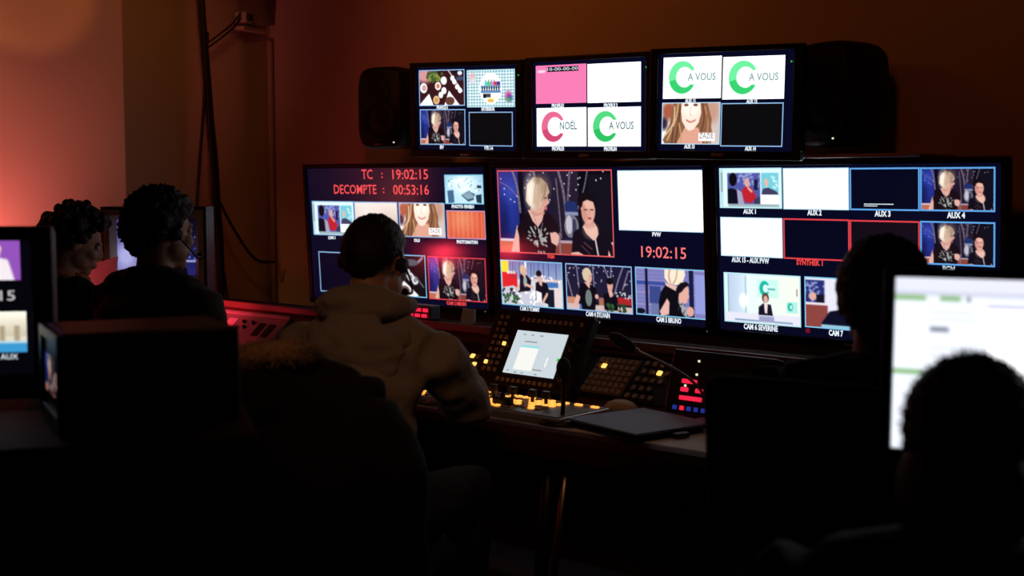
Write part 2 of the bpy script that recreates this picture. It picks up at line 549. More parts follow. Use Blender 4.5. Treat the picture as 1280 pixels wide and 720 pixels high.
def pic_cam3():
    c = Canvas(112, 63, (214, 216, 228))
    c.grad(0.12, 0, 1, .42, (110, 130, 190), (160, 176, 214))
    c.rect(0, 0, .13, .28, (246, 222, 60))
    c.rect(.02, .27, .27, .62, (232, 40, 46))
    c.rect(.10, .24, .24, .30, (240, 220, 220))
    for x in (.16, .2, .24, .31, .5, .55, .62, .70, .78, .9):
        c.rect(x, .02, x + .008, .40, (60, 66, 100))
    c.rect(.40, 0, .43, .3, (236, 236, 240))
    c.rect(.45, .38, 1, .44, (226, 200, 196))
    c.rect(.74, .44, .93, .56, (70, 120, 190))
    c.dots(26, .5, .30, 1, .44, .022, (240, 240, 245))
    c.rect(.85, .55, 1, 1, (230, 214, 216))
    c.poly([(0, .62), (.2, .56), (.5, .78), (.7, .95), (.7, 1), (0, 1)], (206, 206, 220))
    c.dots(30, .0, .62, .3, .95, .03, (40, 46, 56))
    c.dots(20, .03, .78, .3, .95, .03, (58, 110, 56))
    c.dots(24, .2, .66, .6, .95, .026, (246, 246, 250))
    c.poly([(.32, .30), (.42, .30), (.50, .42), (.48, .66), (.30, .70)], (22, 20, 34))
    c.ell(.40, .46, .03, .12, (150, 170, 172))
    c.ell(.365, .19, .045, .10, (222, 190, 150))
    c.ell(.40, .22, .03, .08, (232, 180, 160))
    c.poly([(.35, .30), (.42, .29), (.40, .38)], SKINP)
    c.line(.41, .52, .52, .58, .03, SKINP)
    c.line(.29, .56, .24, .66, .026, SKINP)
    c.poly([(.57, .47), (.64, .42), (.75, .46), (.78, .60), (.76, .92), (.56, .84)], (16, 15, 28))
    c.ell(.635, .33, .036, .10, SKINP)
    c.ell(.625, .26, .045, .07, (24, 18, 24))
    c.poly([(.62, .40), (.68, .44), (.67, .54), (.63, .50)], SKINP)
    c.poly([(.57, .64), (.66, .68), (.66, .90), (.57, .84)], (236, 232, 236))
    c.line(.75, .70, .68, .88, .03, SKINP)
    c.rect(.76, .6, .86, 1, (22, 26, 44))
    return c


def pic_cam4():
    c = Canvas(112, 63, (16, 14, 32))
    c.grad(0, 0, 1, .8, (26, 26, 58), (36, 30, 54))
    for p in ([(.17, 0), (.2, .5)], [(.42, 0), (.44, .7)], [(.58, 0), (.66, .3), (.66, .6)], [(.88, 0), (.80, .3), (.74, .6)], [(.7, 0), (.68, .5)], [(.02, .3), (.10, .75)], [(.95, .1), (.86, .5)]):
        c.curve(p, .016, (150, 138, 170), .8)
    c.dots(46, 0, 0, 1, .45, .013, (235, 235, 255))
    c.rect(.0, .72, .14, .86, (206, 140, 110))
    c.rect(.5, .70, .62, .88, (170, 110, 90))
    c.rect(.78, .66, 1, .82, (178, 38, 44))
    c.dots(18, .7, .55, 1, .68, .02, (210, 215, 225))
    c.rect(0, .86, 1, 1, (214, 190, 186))
    c.rect(.2, .86, .3, 1, (90, 120, 190))
    c.poly([(.16, .66), (.10, .90), (.17, .92), (.22, .7)], SKINP)
    c.poly([(.22, .42), (.36, .40), (.46, .50), (.47, .62), (.44, .98), (.24, .98), (.20, .60)], (14, 12, 22))
    c.ell(.345, .72, .05, .18, (126, 140, 140), .9)
    c.poly([(.28, .38), (.38, .38), (.36, .52)], SKINP)
    c.ell(.345, .26, .055, .13, (228, 180, 160))
    c.ell(.33, .22, .07, .15, (222, 198, 170))
    c.ell(.375, .29, .03, .09, (226, 174, 156))
    c.ell(.47, .68, .028, .05, SKINP)
    c.poly([(.57, .62), (.66, .56), (.76, .62), (.79, .78), (.78, .95), (.58, .95)], (14, 12, 24))
    c.poly([(.64, .52), (.70, .52), (.72, .64), (.67, .68)], SKINP)
    c.ell(.675, .42, .042, .13, (226, 168, 152))
    c.ell(.672, .33, .052, .075, (20, 14, 18))
    c.dots(16, .62, .82, .72, .98, .03, (50, 92, 50))
    c.dots(14, .78, .80, .90, .98, .03, (36, 72, 44))
    return c


def pic_cam5():
    c = Canvas(112, 63, (120, 124, 190))
    for i in range(12):
        y = i / 12
        c.rect(0, y, 1, y + .05, (150, 140, 200) if i % 3 else (190, 160, 204), .5)
    c.rect(.0, .28, .8, .36, (60, 80, 160))
    c.rect(.14, 0, .18, 1, (22, 24, 60))
    c.rect(.20, .38, .36, .74, (60, 74, 142))
    c.rect(.22, .74, .34, 1, (110, 120, 170))
    c.rect(.76, 0, .82, 1, (26, 28, 66))
    c.rect(.84, .1, 1, .9, (150, 160, 226))
    c.ell(.06, .92, .07, .06, (18, 20, 34))
    c.poly([(.36, .50), (.42, .36), (.50, .32), (.58, .40), (.66, .60), (.70, .80), (.72, 1), (.33, 1), (.33, .7)], (14, 12, 22))
    c.poly([(.45, .62), (.48, .70), (.47, .95), (.36, 1), (.34, .9)], (238, 186, 178))
    c.poly([(.42, .28), (.60, .36), (.58, .46), (.44, .36)], (236, 190, 180))
    c.poly([(.42, 0), (.70, 0), (.71, .12), (.67, .28), (.58, .34), (.47, .30), (.42, .20)], (246, 226, 204))
    c.curve([(.50, 0), (.48, .15), (.50, .28)], .02, (206, 170, 138), .8)
    c.curve([(.60, .02), (.58, .2), (.54, .3)], .014, (190, 150, 116), .7)
    c.poly([(.61, .52), (.66, .34), (.74, .34), (.755, .44), (.745, .50), (.76, .56), (.735, .62), (.73, .68), (.66, .72), (.61, .66)], (236, 178, 164))
    c.poly([(.57, .52), (.58, .40), (.64, .28), (.73, .25), (.76, .32), (.70, .38), (.66, .46), (.62, .50), (.61, .58)], (20, 16, 24))
    c.poly([(.60, .66), (.68, .72), (.74, .86), (.72, 1), (.66, .92)], (170, 176, 180))
    c.dots(14, .60, .66, .74, .98, .016, (40, 40, 50))
    c.ell(.77, .86, .05, .10, (232, 170, 158))
    return c


def pic_cam6():
    c = Canvas(112, 63, (206, 232, 240))
    c.grad(0, 0, .3, 1, (186, 206, 236), (214, 232, 244), 'h')
    c.rect(.0, 0, .05, 1, (210, 246, 246))
    c.rect(.05, 0, .06, 1, (120, 150, 170))
    c.rect(.28, .05, .30, .80, (180, 206, 214))
    c.grad(.3, 0, 1, .8, (220, 240, 236), (232, 238, 224), 'h')
    c.ell(.26, .55, .05, .12, (255, 255, 240), soft=.5)
    c.rect(.44, .1, .72, .46, (196, 240, 230))
    c.ell(.54, .28, .066, .15, (30, 190, 170))
    c.ell(.555, .28, .036, .08, (212, 244, 238))
    c.poly([(.56, .22), (.66, .2), (.66, .36), (.56, .34)], (206, 242, 234))
    c.rect(.58, .27, .68, .31, (110, 196, 190))
    c.rect(.82, .52, .96, .74, (176, 236, 226))
    c.ell(.87, .62, .034, .08, (40, 190, 172))
    c.ell(.88, .62, .018, .042, (190, 238, 230))
    c.rect(.95, .26, .96, .4, (190, 90, 110))
    c.rect(0, .80, 1, 1, (226, 226, 240))
    c.rect(.14, .93, .9, .96, (110, 150, 190))
    c.poly([(.46, .66), (.52, .58), (.62, .60), (.645, .82), (.455, .82)], (22, 20, 40))
    c.poly([(.53, .58), (.58, .58), (.57, .78), (.54, .78)], (236, 220, 220))
    c.ell(.55, .47, .045, .10, (96, 66, 58))
    c.ell(.553, .50, .027, .075, SKINP)
    c.rect(.46, .84, .66, .96, (160, 166, 206))
    return c


def pic_cam7():
    c = Canvas(80, 56, (226, 226, 240))
    c.rect(0, .06, .24, .5, (40, 50, 120))
    c.dots(40, .0, .08, .24, .5, .02, (150, 160, 220))
    c.ell(.10, .38, .05, .08, SKINP)
    c.rect(.14, .34, .24, .5, (20, 20, 40))
    c.rect(0, .55, .28, 1, (146, 70, 66))
    c.rect(.0, .5, .3, .55, (232, 226, 236))
    c.rect(.48, .04, 1, .6, (38, 48, 112))
    c.dots(30, .48, .05, 1, .5, .02, (160, 166, 220))
    c.curve([(.7, .02), (.66, .5)], .03, (170, 160, 200), .8)
    c.poly([(.2, .9), (.30, .66), (.52, .58), (.78, .60), (.92, .8), (.96, 1), (.2, 1)], (14, 14, 40))
    c.ell(.64, .50, .10, .16, (18, 14, 34))
    c.ell(.72, .52, .03, .1, (190, 130, 130))
    c.rect(.2, .92, .55, 1, (150, 200, 226))
    return c


def pic_panel_show():
    c = Canvas(96, 56, (214, 240, 244))
    c.rect(.0, .0, .06, 1, (190, 226, 232))
    c.rect(.02, .1, .05, .6, (150, 170, 176))
    c.rect(.13, .12, .66, .9, (86, 90, 170))
    c.dots(40, .3, .12, .66, .5, .03, (146, 160, 216))
    c.rect(.56, .28, .62, .55, (26, 30, 74))
    c.rect(.68, .12, .95, .66, (120, 210, 226))
    c.dots(14, .72, .14, .95, .5, .03, (190, 236, 240))
    c.ell(.76, .36, .035, .10, (226, 190, 180))
    c.poly([(.68, .66), (.70, .52), (.78, .48), (.92, .58), (.95, .66)], (70, 62, 100))
    c.rect(.66, .66, .95, .9, (240, 250, 250))
    c.ell(.22, .28, .065, .17, (14, 12, 22))
    c.poly([(.13, .52), (.20, .50), (.30, .56), (.32, .9), (.13, .9)], (16, 16, 34))
    c.poly([(.28, .52), (.36, .6), (.40, .9), (.30, .9)], (170, 166, 196))
    c.ell(.45, .36, .04, .12, (230, 170, 160))
    c.poly([(.36, .56), (.42, .46), (.52, .48), (.60, .72), (.52, .88), (.40, .84)], (196, 36, 48))
    c.line(.47, .5, .52, .58, .03, (230, 170, 160))
    c.poly([(.56, .78), (.66, .7), (.66, .9), (.56, .9)], (60, 60, 96))
    c.rect(.14, .9, .96, .97, (90, 110, 120), .4)
    return c


def pic_cream():
    c = Canvas(64, 36, (226, 216, 208))
    c.grad(0, 0, 1, 1, (236, 228, 220), (206, 190, 178))
    c.ell(.3, .5, .3, .5, (240, 232, 226), .6, soft=.6)
    c.ell(.15, .9, .2, .3, (140, 100, 84), .6, soft=.5)
    return c


def pic_portrait():
    c = Canvas(104, 60, (226, 214, 210))
    c.grad(0, 0, 1, 1, (240, 236, 236), (214, 198, 190), 'h')
    c.ell(.12, .2, .13, .22, (176, 96, 70), soft=.4)
    c.ell(.04, .5, .06, .15, (60, 44, 60), soft=.4)
    c.ell(.86, .2, .12, .3, (206, 160, 140), soft=.4)
    c.poly([(.20, 0), (.78, 0), (.86, .4), (.84, .9), (.80, 1), (.06, 1), (.02, .9), (.14, .5)], (146, 100, 72))
    c.poly([(.26, 1), (.40, .6), (.64, .6), (.72, 1)], (232, 170, 148))
    c.poly([(.34, 0), (.66, 0), (.68, .25), (.64, .48), (.56, .64), (.48, .68), (.42, .62), (.35, .44), (.33, .2)], (255, 224, 208))
    c.ell(.5, .12, .13, .2, (255, 240, 230), .7, soft=.5)
    for p, col in (([(.28, 0), (.24, .4), (.10, .9)], (222, 180, 130)), ([(.22, .1), (.2, .5), (.05, .8)], (236, 204, 160)), ([(.32, .1), (.28, .6), (.24, 1)], (96, 60, 44)), ([(.30, .5), (.34, .8), (.33, 1)], (206, 164, 120)),
                   ([(.20, .6), (.18, 1)], (96, 62, 44)), ([(.70, 0), (.73, .4), (.66, .8)], (110, 66, 48)), ([(.74, .1), (.8, .5), (.76, 1)], (196, 140, 100)), ([(.78, .3), (.86, .7), (.84, 1)], (160, 104, 76))):
        c.curve(p, .022, col, .85)
    c.ell(.42, .06, .04, .03, (110, 70, 60))
    c.ell(.58, .06, .04, .03, (110, 70, 60))
    c.curve([(.50, .1), (.49, .28), (.52, .3)], .008, (226, 180, 164))
    c.curve([(.43, .42), (.50, .47), (.58, .42)], .016, (206, 110, 104))
    c.rect(.64, .72, .92, .92, (246, 240, 240))
    return c


def pic_photo_room():
    c = Canvas(80, 46, (186, 226, 240))
    c.grad(0, 0, 1, 1, (150, 204, 236), (200, 234, 246))
    c.ell(.5, .3, .4, .4, (226, 248, 252), .8, soft=.5)
    c.dots(30, .1, .1, .9, .6, .04, (244, 252, 255), .8)
    c.dots(20, .05, .1, .95, .6, .025, (90, 140, 170), .8)
    c.poly([(.06, .55), (.22, .52), (.24, .95), (.08, .98)], (70, 110, 150))
    c.poly([(.42, .7), (.62, .56), (.78, .66), (.74, .86), (.6, .92)], (60, 92, 120))
    for i in range(5):
        c.line(.46 + i * .03, .70 + i * .03, .66 + i * .03, .60 + i * .04, .012, (210, 236, 244))
    c.poly([(.8, .7), (.95, .66), (.95, .98), (.82, .95)], (40, 60, 84))
    c.rect(.84, .36, .95, .46, (30, 46, 70))
    return c


def pic_curtain():
    c = Canvas(72, 40, (236, 96, 70))
    for i in range(36):
        x = i / 36
        t = .5 + .5 * math.sin(i * 2.1) * math.cos(i * .7)
        c.rect(x, 0, x + 1 / 36 + .001, 1, (214 + 34 * t, 78 + 52 * t, 56 + 36 * t))
    c.ell(.4, .3, .3, .4, (255, 190, 140), .45, soft=.7)
    return c


def pic_plates_dark():
    c = Canvas(88, 50, (16, 14, 20))
    c.curve([(.3, .5), (.5, .1), (.8, .2), (.95, .05)], .03, (150, 156, 166), .8)
    c.ell(.75, .18, .12, .08, (86, 92, 104))
    c.poly([(.2, .7), (.3, .55), (.55, 1), (.15, 1)], (228, 228, 232))
    c.poly([(.45, .9), (.58, .6), (.86, .96), (.8, 1), (.45, 1)], (232, 230, 232))
    c.ell(.60, .88, .10, .14, (110, 78, 66))
    c.ell(.36, .42, .07, .11, (216, 216, 222))
    for x, y in ((.66, .42), (.72, .52), (.80, .60)):
        c.ell(x, y, .06, .10, (226, 226, 230))
        c.ell(x, y, .03, .05, (140, 140, 150))
    c.curve([(.8, .5), (.95, .75)], .02, (96, 100, 110))
    return c


def pic_plates_table():
    c = Canvas(96, 62, (58, 24, 28))
    c.ell(.12, .15, .18, .2, (226, 156, 160), soft=.4)
    c.dots(40, .18, .04, .52, .34, .045, (70, 96, 50))
    c.dots(20, .2, .1, .5, .3, .03, (140, 152, 70))
    for x, y, r in ((.10, .50, .08), (.42, .45, .065), (.55, .30, .065), (.55, .58, .055), (.48, .70, .05)):
        c.ell(x, y, r, r * 1.75, (250, 244, 244))
    c.ell(.11, .5, .05, .09, (214, 170, 170))
    c.ell(.42, .45, .04, .07, (216, 130, 96))
    c.poly([(.0, .98), (.22, .66), (.32, 1), (.0, 1)], (252, 246, 248))
    c.poly([(.55, 1), (.66, .58), (.90, 1)], (250, 246, 248))
    c.ell(.68, .87, .10, .12, (108, 66, 56))
    c.ell(.38, .84, .07, .12, (240, 200, 150))
    c.ell(.38, .84, .04, .07, (216, 150, 90))
    c.line(.64, 0, .95, .6, .016, (226, 216, 220))
    c.rect(.75, 0, 1, .1, (24, 22, 40))
    for x, y in ((.74, .24), (.78, .34), (.84, .48), (.90, .58)):
        c.ell(x, y, .045, .075, (246, 246, 248))
    c.ell(.9, .25, .08, .06, (70, 80, 110))
    c.ell(.9, .1, .05, .06, (226, 230, 235))
    return c


def pic_test_card():
    c = Canvas(104, 66, (142, 190, 204))
    for i in range(17):
        c.rect(i / 17, 0, i / 17 + .012, 1, (250, 255, 255))
    for i in range(12):
        c.rect(0, i / 12, 1, i / 12 + .018, (250, 255, 255))
    for x, y, cs in ((.12, .22, ((250, 180, 190), (170, 240, 220), (240, 220, 250))), (.87, .72, ((230, 60, 150), (40, 60, 190), (60, 200, 90)))):
        c.ell(x, y, .06, .12, cs[0], soft=.6)
        c.ell(x + .03, y + .05, .05, .08, cs[1], .8, soft=.6)
        c.ell(x, y + .08, .05, .06, cs[2], .8, soft=.6)
    c.ell(.5, .5, .24, .42, (242, 246, 248))
    for i, col in enumerate(((250, 250, 250), (90, 220, 220), (90, 210, 120), (220, 140, 210), (200, 70, 90), (60, 60, 160))):
        c.rect(.30 + i * .067, .32, .367 + i * .067, .42, col)
    for i in range(4):
        c.rect(.39 + i * .06, .27, .405 + i * .06, .32, (60, 60, 70))
    c.rect(.29, .42, .71, .50, (150, 190, 220))
    for i in range(8):
        c.rect(.31 + i * .05, .44, .335 + i * .05, .56, (24, 30, 60))
    c.rect(.29, .56, .71, .62, (90, 140, 196))
    c.rect(.34, .64, .5, .74, (70, 72, 80))
    c.rect(.34, .66, .40, .76, (20, 20, 24))
    c.rect(.44, .74, .66, .80, (250, 244, 190))
    c.ell(.5, .83, .07, .05, (240, 190, 90))
    return c


def pic_logo(base, dark, W=104, H=62, bg=(255, 255, 255)):
    c = Canvas(W, H, bg)
    k = .235
    c.ell(.335, .49, k, k * 1.66, base)
    # darker lower sweep of the ring
    asp = W / H
    dx, dy = (c.u - .335) * asp, c.v - .49
    d = np.sqrt(dx * dx + dy * dy)
    ang = np.arctan2(dy, dx)
    c.put((d < .385) & (d > .20) & (ang > .55) & (ang < 2.9) & (dy > -.05 + .1 * np.abs(dx)), dark, .8)
    c.ell(.375, .485, .145, .145 * 1.66, bg)
    c.poly([(.40, .36), (.64, .30), (.64, .66), (.42, .655), (.38, .5)], bg)
    return c


def pic_pink():
    c = Canvas(64, 40, (252, 128, 186))
    c.ell(.12, .17, .09, .03, (255, 214, 232))
    c.rect(.06, .13, .20, .16, (255, 224, 238))
    return c


def pic_guest():
    c = Canvas(64, 40, (150, 84, 190))
    c.rect(0, 0, .4, 1, (196, 130, 210))
    c.poly([(.52, .55), (.66, .42), (.84, .5), (.92, 1), (.46, 1)], (236, 226, 232))
    c.rect(.64, .6, .69, 1, (80, 60, 70))
    c.ell(.68, .32, .07, .16, (226, 190, 170))
    c.ell(.68, .24, .08, .12, (236, 220, 200))
    return c


def pic_pale_street():
    c = Canvas(64, 40, (224, 216, 196))
    c.grad(0, 0, 1, .6, (246, 242, 226), (210, 200, 176))
    for i in range(6):
        c.rect(i * .17, .35, i * .17 + .06, .72, (176, 160, 132))
    c.rect(0, .74, 1, 1, (60, 156, 214))
    c.rect(0, .72, 1, .77, (186, 222, 236))
    return c


def picture(name, arr, x0, x1, z1, z0, parent, y=-0.0006, gain=1.0):
    H, W = arr.shape[:2]
    xs, zs = np.linspace(x0, x1, W), np.linspace(z1, z0, H)
    X, Z = np.meshgrid(xs, zs)
    co = np.stack([X, np.full_like(X, y), Z], -1).reshape(-1, 3).astype(np.float32)
    i = np.arange(W * H).reshape(H, W)
    f = np.stack([i[:-1, :-1], i[1:, :-1], i[1:, 1:], i[:-1, 1:]], -1).reshape(-1, 4)
    me = bpy.data.meshes.new(name)
    me.vertices.add(len(co))
    me.vertices.foreach_set('co', co.ravel())
    me.loops.add(f.size)
    me.loops.foreach_set('vertex_index', f.ravel().astype(np.int32))
    me.polygons.add(len(f))
    me.polygons.foreach_set('loop_start', np.arange(0, f.size, 4, dtype=np.int32))
    me.update(calc_edges=True)
    at = me.color_attributes.new('Col', 'FLOAT_COLOR', 'POINT')
    at.data.foreach_set('color', np.concatenate([arr * gain, np.ones((H, W, 1))], -1).astype(np.float32).ravel())
    me.materials.append(PICTURE)
    o = bpy.data.objects.new(name, me)
    return link(o, parent)


def quad(name, x0, x1, z1, z0, m, parent, y=-0.0006):
    bm = bmesh.new()
    bm.faces.new([bm.verts.new(p) for p in ((x0, y, z0), (x1, y, z0), (x1, y, z1), (x0, y, z1))])
    me = bpy.data.meshes.new(name)
    bm.to_mesh(me)
    bm.free()
    me.materials.append(m)
    return link(bpy.data.objects.new(name, me), parent)


def border(x0, x1, z1, z0, t, m, parent, y=-0.0010):
    bm = bmesh.new()
    o = [(x0 - t / 2, z1 + t / 2), (x1 + t / 2, z1 + t / 2), (x1 + t / 2, z0 - t / 2), (x0 - t / 2, z0 - t / 2)]
    n = [(x0 + t / 2, z1 - t / 2), (x1 - t / 2, z1 - t / 2), (x1 - t / 2, z0 + t / 2), (x0 + t / 2, z0 + t / 2)]
    a = [bm.verts.new((p[0], y, p[1])) for p in o]
    b = [bm.verts.new((p[0], y, p[1])) for p in n]
    for k in range(4):
        bm.faces.new((a[k], b[k], b[(k + 1) % 4], a[(k + 1) % 4]))
    me = bpy.data.meshes.new('border')
    bm.to_mesh(me)
    bm.free()
    me.materials.append(m)
    return link(bpy.data.objects.new('border', me), parent)


G_BLUE = glow('border_blue', (96, 168, 236))
G_PALE = glow('border_pale', (150, 190, 236))
G_REDB = glow('border_red', (226, 66, 74))
G_CAP = glow('caption_white', (235, 245, 255))
G_REDT = glow('red_digits', (255, 84, 88))
G_LOGO = mat('logo_print', (0.55, 0.5, 0.5), 0.5)
G_LOGOW = glow('logo_lit', (200, 200, 205), 0.9)
G_GREYT = glow('grey_lettering', (112, 142, 148))
G_GREYL = glow('pale_lettering', (150, 178, 180))
G_DARKT = glow('dark_lettering', (96, 90, 92))
G_BLACKT = glow('black_screen', (12, 11, 14))
G_DARKTILE = glow('dark_tile', (6, 8, 30))


# ------------------------------------------------------------------ setting
def struct(name, bm, m):
    return tag(obj(name, bm, m), kind='structure')


WX = -5.62           # left wall plane
WY = 4.36            # back wall plane
struct('floor', B((WX - 0.2, -1.6, -0.10), (2.2, WY + 0.12, 0.0)), M_FLOOR)
struct('ceiling', B((WX - 0.2, -1.6, 2.85), (2.2, WY + 0.12, 2.95)), M_CEIL)
struct('wall_back', B((WX - 0.12, WY, 0), (2.2, WY + 0.12, 2.85)), M_WALL)
struct('wall_left', B((WX - 0.12, -1.6, 0), (WX, WY, 2.85)), M_WALL)
# the thicker stretch of the left wall that ends in a vertical edge and catches the red light
struct('wall_left_near', B((WX, -1.6, 0), (WX + 0.17, 3.36, 2.85), 0.004), M_WALL)
struct('trim_1', loft(bmesh.new(), [(WX + 0.02, WY - 0.02, 0.0), (WX + 0.02, WY - 0.02, 2.2)], 0.016, n=10), M_TRIM)
struct('baseboard_back', B((WX + 0.05, WY - 0.018, 0), (2.2, WY, 0.12), 0.004), M_DARKWOOD)


# ------------------------------------------------------------------ monitors on the wall
def make_monitor(name, loc, yaw, tilt, roll, w2, top, bot, act, label, group, depth=0.09, chamfer=0.0):
    """w2 half width, top / bot z limits of the casing, act = (x half, z top, z bottom) of the lit panel"""
    t = empty(name, loc, (R(tilt), R(roll), R(yaw)), label, 'monitor', group)
    ax, a1, a0 = act
    bm = bmesh.new()
    box(bm, (-w2, -0.012, a1), (w2, 0.02, top), 0.004)
    box(bm, (-w2, -0.012, bot), (w2, 0.02, a0), 0.004)
    box(bm, (-w2, -0.012, a0 - 0.002), (-ax, 0.02, a1 + 0.002), 0.004)
    box(bm, (ax, -0.012, a0 - 0.002), (w2, 0.02, a1 + 0.002), 0.004)
    obj('bezel', bm, M_BEZEL, t)
    bm = bmesh.new()
    box(bm, (-w2 + 0.004, 0.018, bot + 0.004), (w2 - 0.004, depth * 0.55, top - 0.004), 0.008)
    box(bm, (-w2 * 0.72, depth * 0.5, bot * 0.72), (w2 * 0.72, depth, top * 0.72), 0.012)
    for i in range(9):
        box(bm, (-w2 * 0.5, depth - 0.002, top * (0.5 - i * 0.06)), (w2 * 0.5, depth + 0.003, top * (0.5 - i * 0.06) + 0.006))
    obj('rear_casing', bm, M_BLACK, t)
    obj('wall_mount', B((-0.12, depth, -0.12), (0.12, depth + 0.05, 0.12), 0.004), M_BLACKM, t)
    quad('screen_panel', -ax, ax, a1, a0, M_NAVY, t, y=0.0)
    return t


CAPH = 0.0195


def tile(t, rect, arr=None, m=None, bcol=None, bt=0.0046, cap=None, cx=None, cz=None, ccol=None, cw=None, ch=CAPH, gain=1.0):
    x0, x1, z1, z0 = rect
    if arr is not None:
        p = picture('picture', arr.done(), x0, x1, z1, z0, t, gain=gain)
    else:
        p = quad('picture', x0, x1, z1, z0, m, t)
    if bcol is not None:
        border(x0, x1, z1, z0, bt, bcol, p)
    if cap:
        text(cap, p, (x0 + x1) / 2 if cx is None else cx, z0 - 0.016 if cz is None else cz, ch, ccol or G_CAP, cw, bold=0.0011)
    return p


def led(t, x, z, m, r=0.004, name='power_light'):
    bm = bmesh.new()
    loft_flat(bm, (x, -0.0115, z), (x, -0.0145, z), r, r * 0.7, 10)
    return obj(name, bm, m, t)


def logo(t, x, z, wd, h, m):
    return text('SONY', t, x, z, h, m, wd, name='logo', y=-0.0128, bold=0.0006)


BIG = 'large wall monitors in the lower row'
LOWACT = (0.533, 0.312, -0.306)
# --- A: left
A = make_monitor('wall_monitor', (-4.3508, 4.0719, 1.1937), 5.8, 3.716, 0, 0.560, 0.338, -0.337, (0.540, 0.318, -0.310), 'large wall monitor headed by red TC and DECOMPTE timers', BIG)
tile(A, (-.515, -.246, .159, -.001), pic_panel_show(), bcol=G_PALE, cap='LDM 1', cx=-.397, cz=-.0155, cw=.047, ch=.0135)
tile(A, (-.238, .026, .158, .006), pic_cream(), bcol=G_PALE, bt=.005)
p = tile(A, (.039, .305, .157, .003), pic_portrait(), bcol=G_PALE, cap='DLS', cx=.138, cz=-.0145, cw=.034, ch=.0135)
text('ZAZIE', p, .247, .030, .019, G_DARKT, .062, name='lettering')
tile(A, (.316, .528, .283, .157), pic_photo_room(), bcol=glow('border_cyan', (130, 200, 236)), cap='PHOTO FINISH', cx=.412, cz=.143, cw=.125, ch=.0145)
tile(A, (.319, .531, .124, .0015), pic_curtain(), bcol=glow('border_lilac', (190, 150, 190)), cap='PHOTOMATON', cx=.428, cz=-.0145, cw=.118, ch=.0145)
tile(A, (-.490, -.165, -.086, -.278), None, G_DARKTILE, G_PALE)
tile(A, (-.150, .179, -.0845, -.276), pic_plates_dark(), bcol=glow('border_cyan', (130, 200, 236)), cap='CAM 1 SYLVAIN', cx=-.018, cz=-.292, cw=.165, ch=.016)
tile(A, (.197, .523, -.086, -.279), pic_two_women(112, 64), bcol=G_REDB, cap='CAM 2 MEHDI', cx=.351, cz=-.295, ccol=glow('red_caption', (238, 72, 68)), cw=.112, ch=.0155)
for s, x0, x1, z, h in (('TC', -.182, -.114, .286, .046), (':', -.060, -.050, .287, .034), ('19:02:15', .009, .221, .285, .046), ('DECOMPTE', -.365, -.094, .216, .044), (':', -.055, -.045, .217, .034), ('00:53:16', .009, .222, .215, .046)):
    text(s, A, (x0 + x1) / 2, z, h, G_REDT, x1 - x0, name='timer_lettering', bold=0.0004)
logo(A, .0, -.323, .040, .0095, G_LOGOW)
led(A, .522, -.319, mat('dim_led', (.3, .3, .3), .4, emit=(.4, .45, .4), strength=.25), .003)

# --- B: middle
Bm = make_monitor('wall_monitor', (-3.2197, 4.1287, 1.1937), 0, 3.716, 0, 0.560, 0.334, -0.337, LOWACT, 'large wall monitor with the red-framed PGM picture beside a white PVW tile', BIG)
tile(Bm, (-.518, .098, .300, -.050), pic_two_women(), bcol=glow('border_coral', (226, 92, 92)), bt=.005, cap='PGM', cx=-.234, cz=-.0625, ccol=glow('red_caption', (238, 72, 68)), cw=.036, ch=.014)
tile(Bm, (.130, .531, .296, .061), None, M_WHITE, glow('border_white', (190, 225, 250)), .004, cap='PVW', cx=.311, cz=.046, cw=.042, ch=.016)
tile(Bm, (-.522, -.178, -.087, -.280), pic_cam3(), bcol=glow('border_cyan', (130, 200, 236)), cap='CAM 3 TOMMY', cx=-.364, cz=-.2955, cw=.112, ch=.0205)
tile(Bm, (-.156, .182, -.088, -.278), pic_cam4(), bcol=G_PALE, cap='CAM 4 SYLVAIN', cx=.005, cz=-.2935, cw=.124, ch=.0205)
tile(Bm, (.203, .535, -.087, -.275), pic_cam5(), bcol=glow('border_cyan', (130, 200, 236)), cap='CAM 5 BRUNO', cx=.357, cz=-.291, cw=.118, ch=.0205)
text('19:02:15', Bm, .3405, -.026, .046, glow('pale_red_digits', (255, 120, 118)), .213, name='timer_lettering', bold=0.0004)
logo(Bm, .006, -.323, .040, .0095, G_LOGOW)
led(Bm, .541, -.319, MATS['dim_led'], .003)

# --- C: right
Cm = make_monitor('wall_monitor', (-2.0937, 4.1287, 1.1937), 0, 3.716, 0, 0.557, 0.334, -0.337, (0.533, 0.312, -0.306), 'large wall monitor with AUX tiles and two blank red-framed tiles', BIG)
tile(Cm, (-.520, -.261, .301, .157), pic_panel_show(), bcol=glow('border_ice', (190, 236, 246)), cap='AUX 1', cx=-.395, cz=.142, cw=.054, ch=.0165)
tile(Cm, (-.252, .002, .2995, .155), None, M_WHITE, glow('border_white', (190, 225, 250)), .004, cap='AUX 2', cx=-.130, cz=.142, cw=.056)
p = tile(Cm, (.0095, .258, .2975, .1565), None, G_DARKTILE, G_BLUE, .0054, cap='AUX 3', cx=.128, cz=.142, cw=.058)
bm = bmesh.new()
rs = random.Random(2)
for dz, wd in ((0, .105), (.0065, .05)):
    x = .060
    while x < .060 + wd:
        k_ = rs.uniform(.002, .006)
        bm.faces.new([bm.verts.new(q) for q in ((x, -.0011, .174 - dz), (x + k_, -.0011, .174 - dz), (x + k_, -.0011, .1772 - dz), (x, -.0011, .1772 - dz))])
        x += k_ + .0012
obj('small_print', bm, G_CAP, p)
pw = pic_two_women(112, 64)
tile(Cm, (.265, .5115, .297, .157), pw, bcol=G_BLUE, bt=.0054, cap='AUX 4', cx=.385, cz=.141, cw=.061)
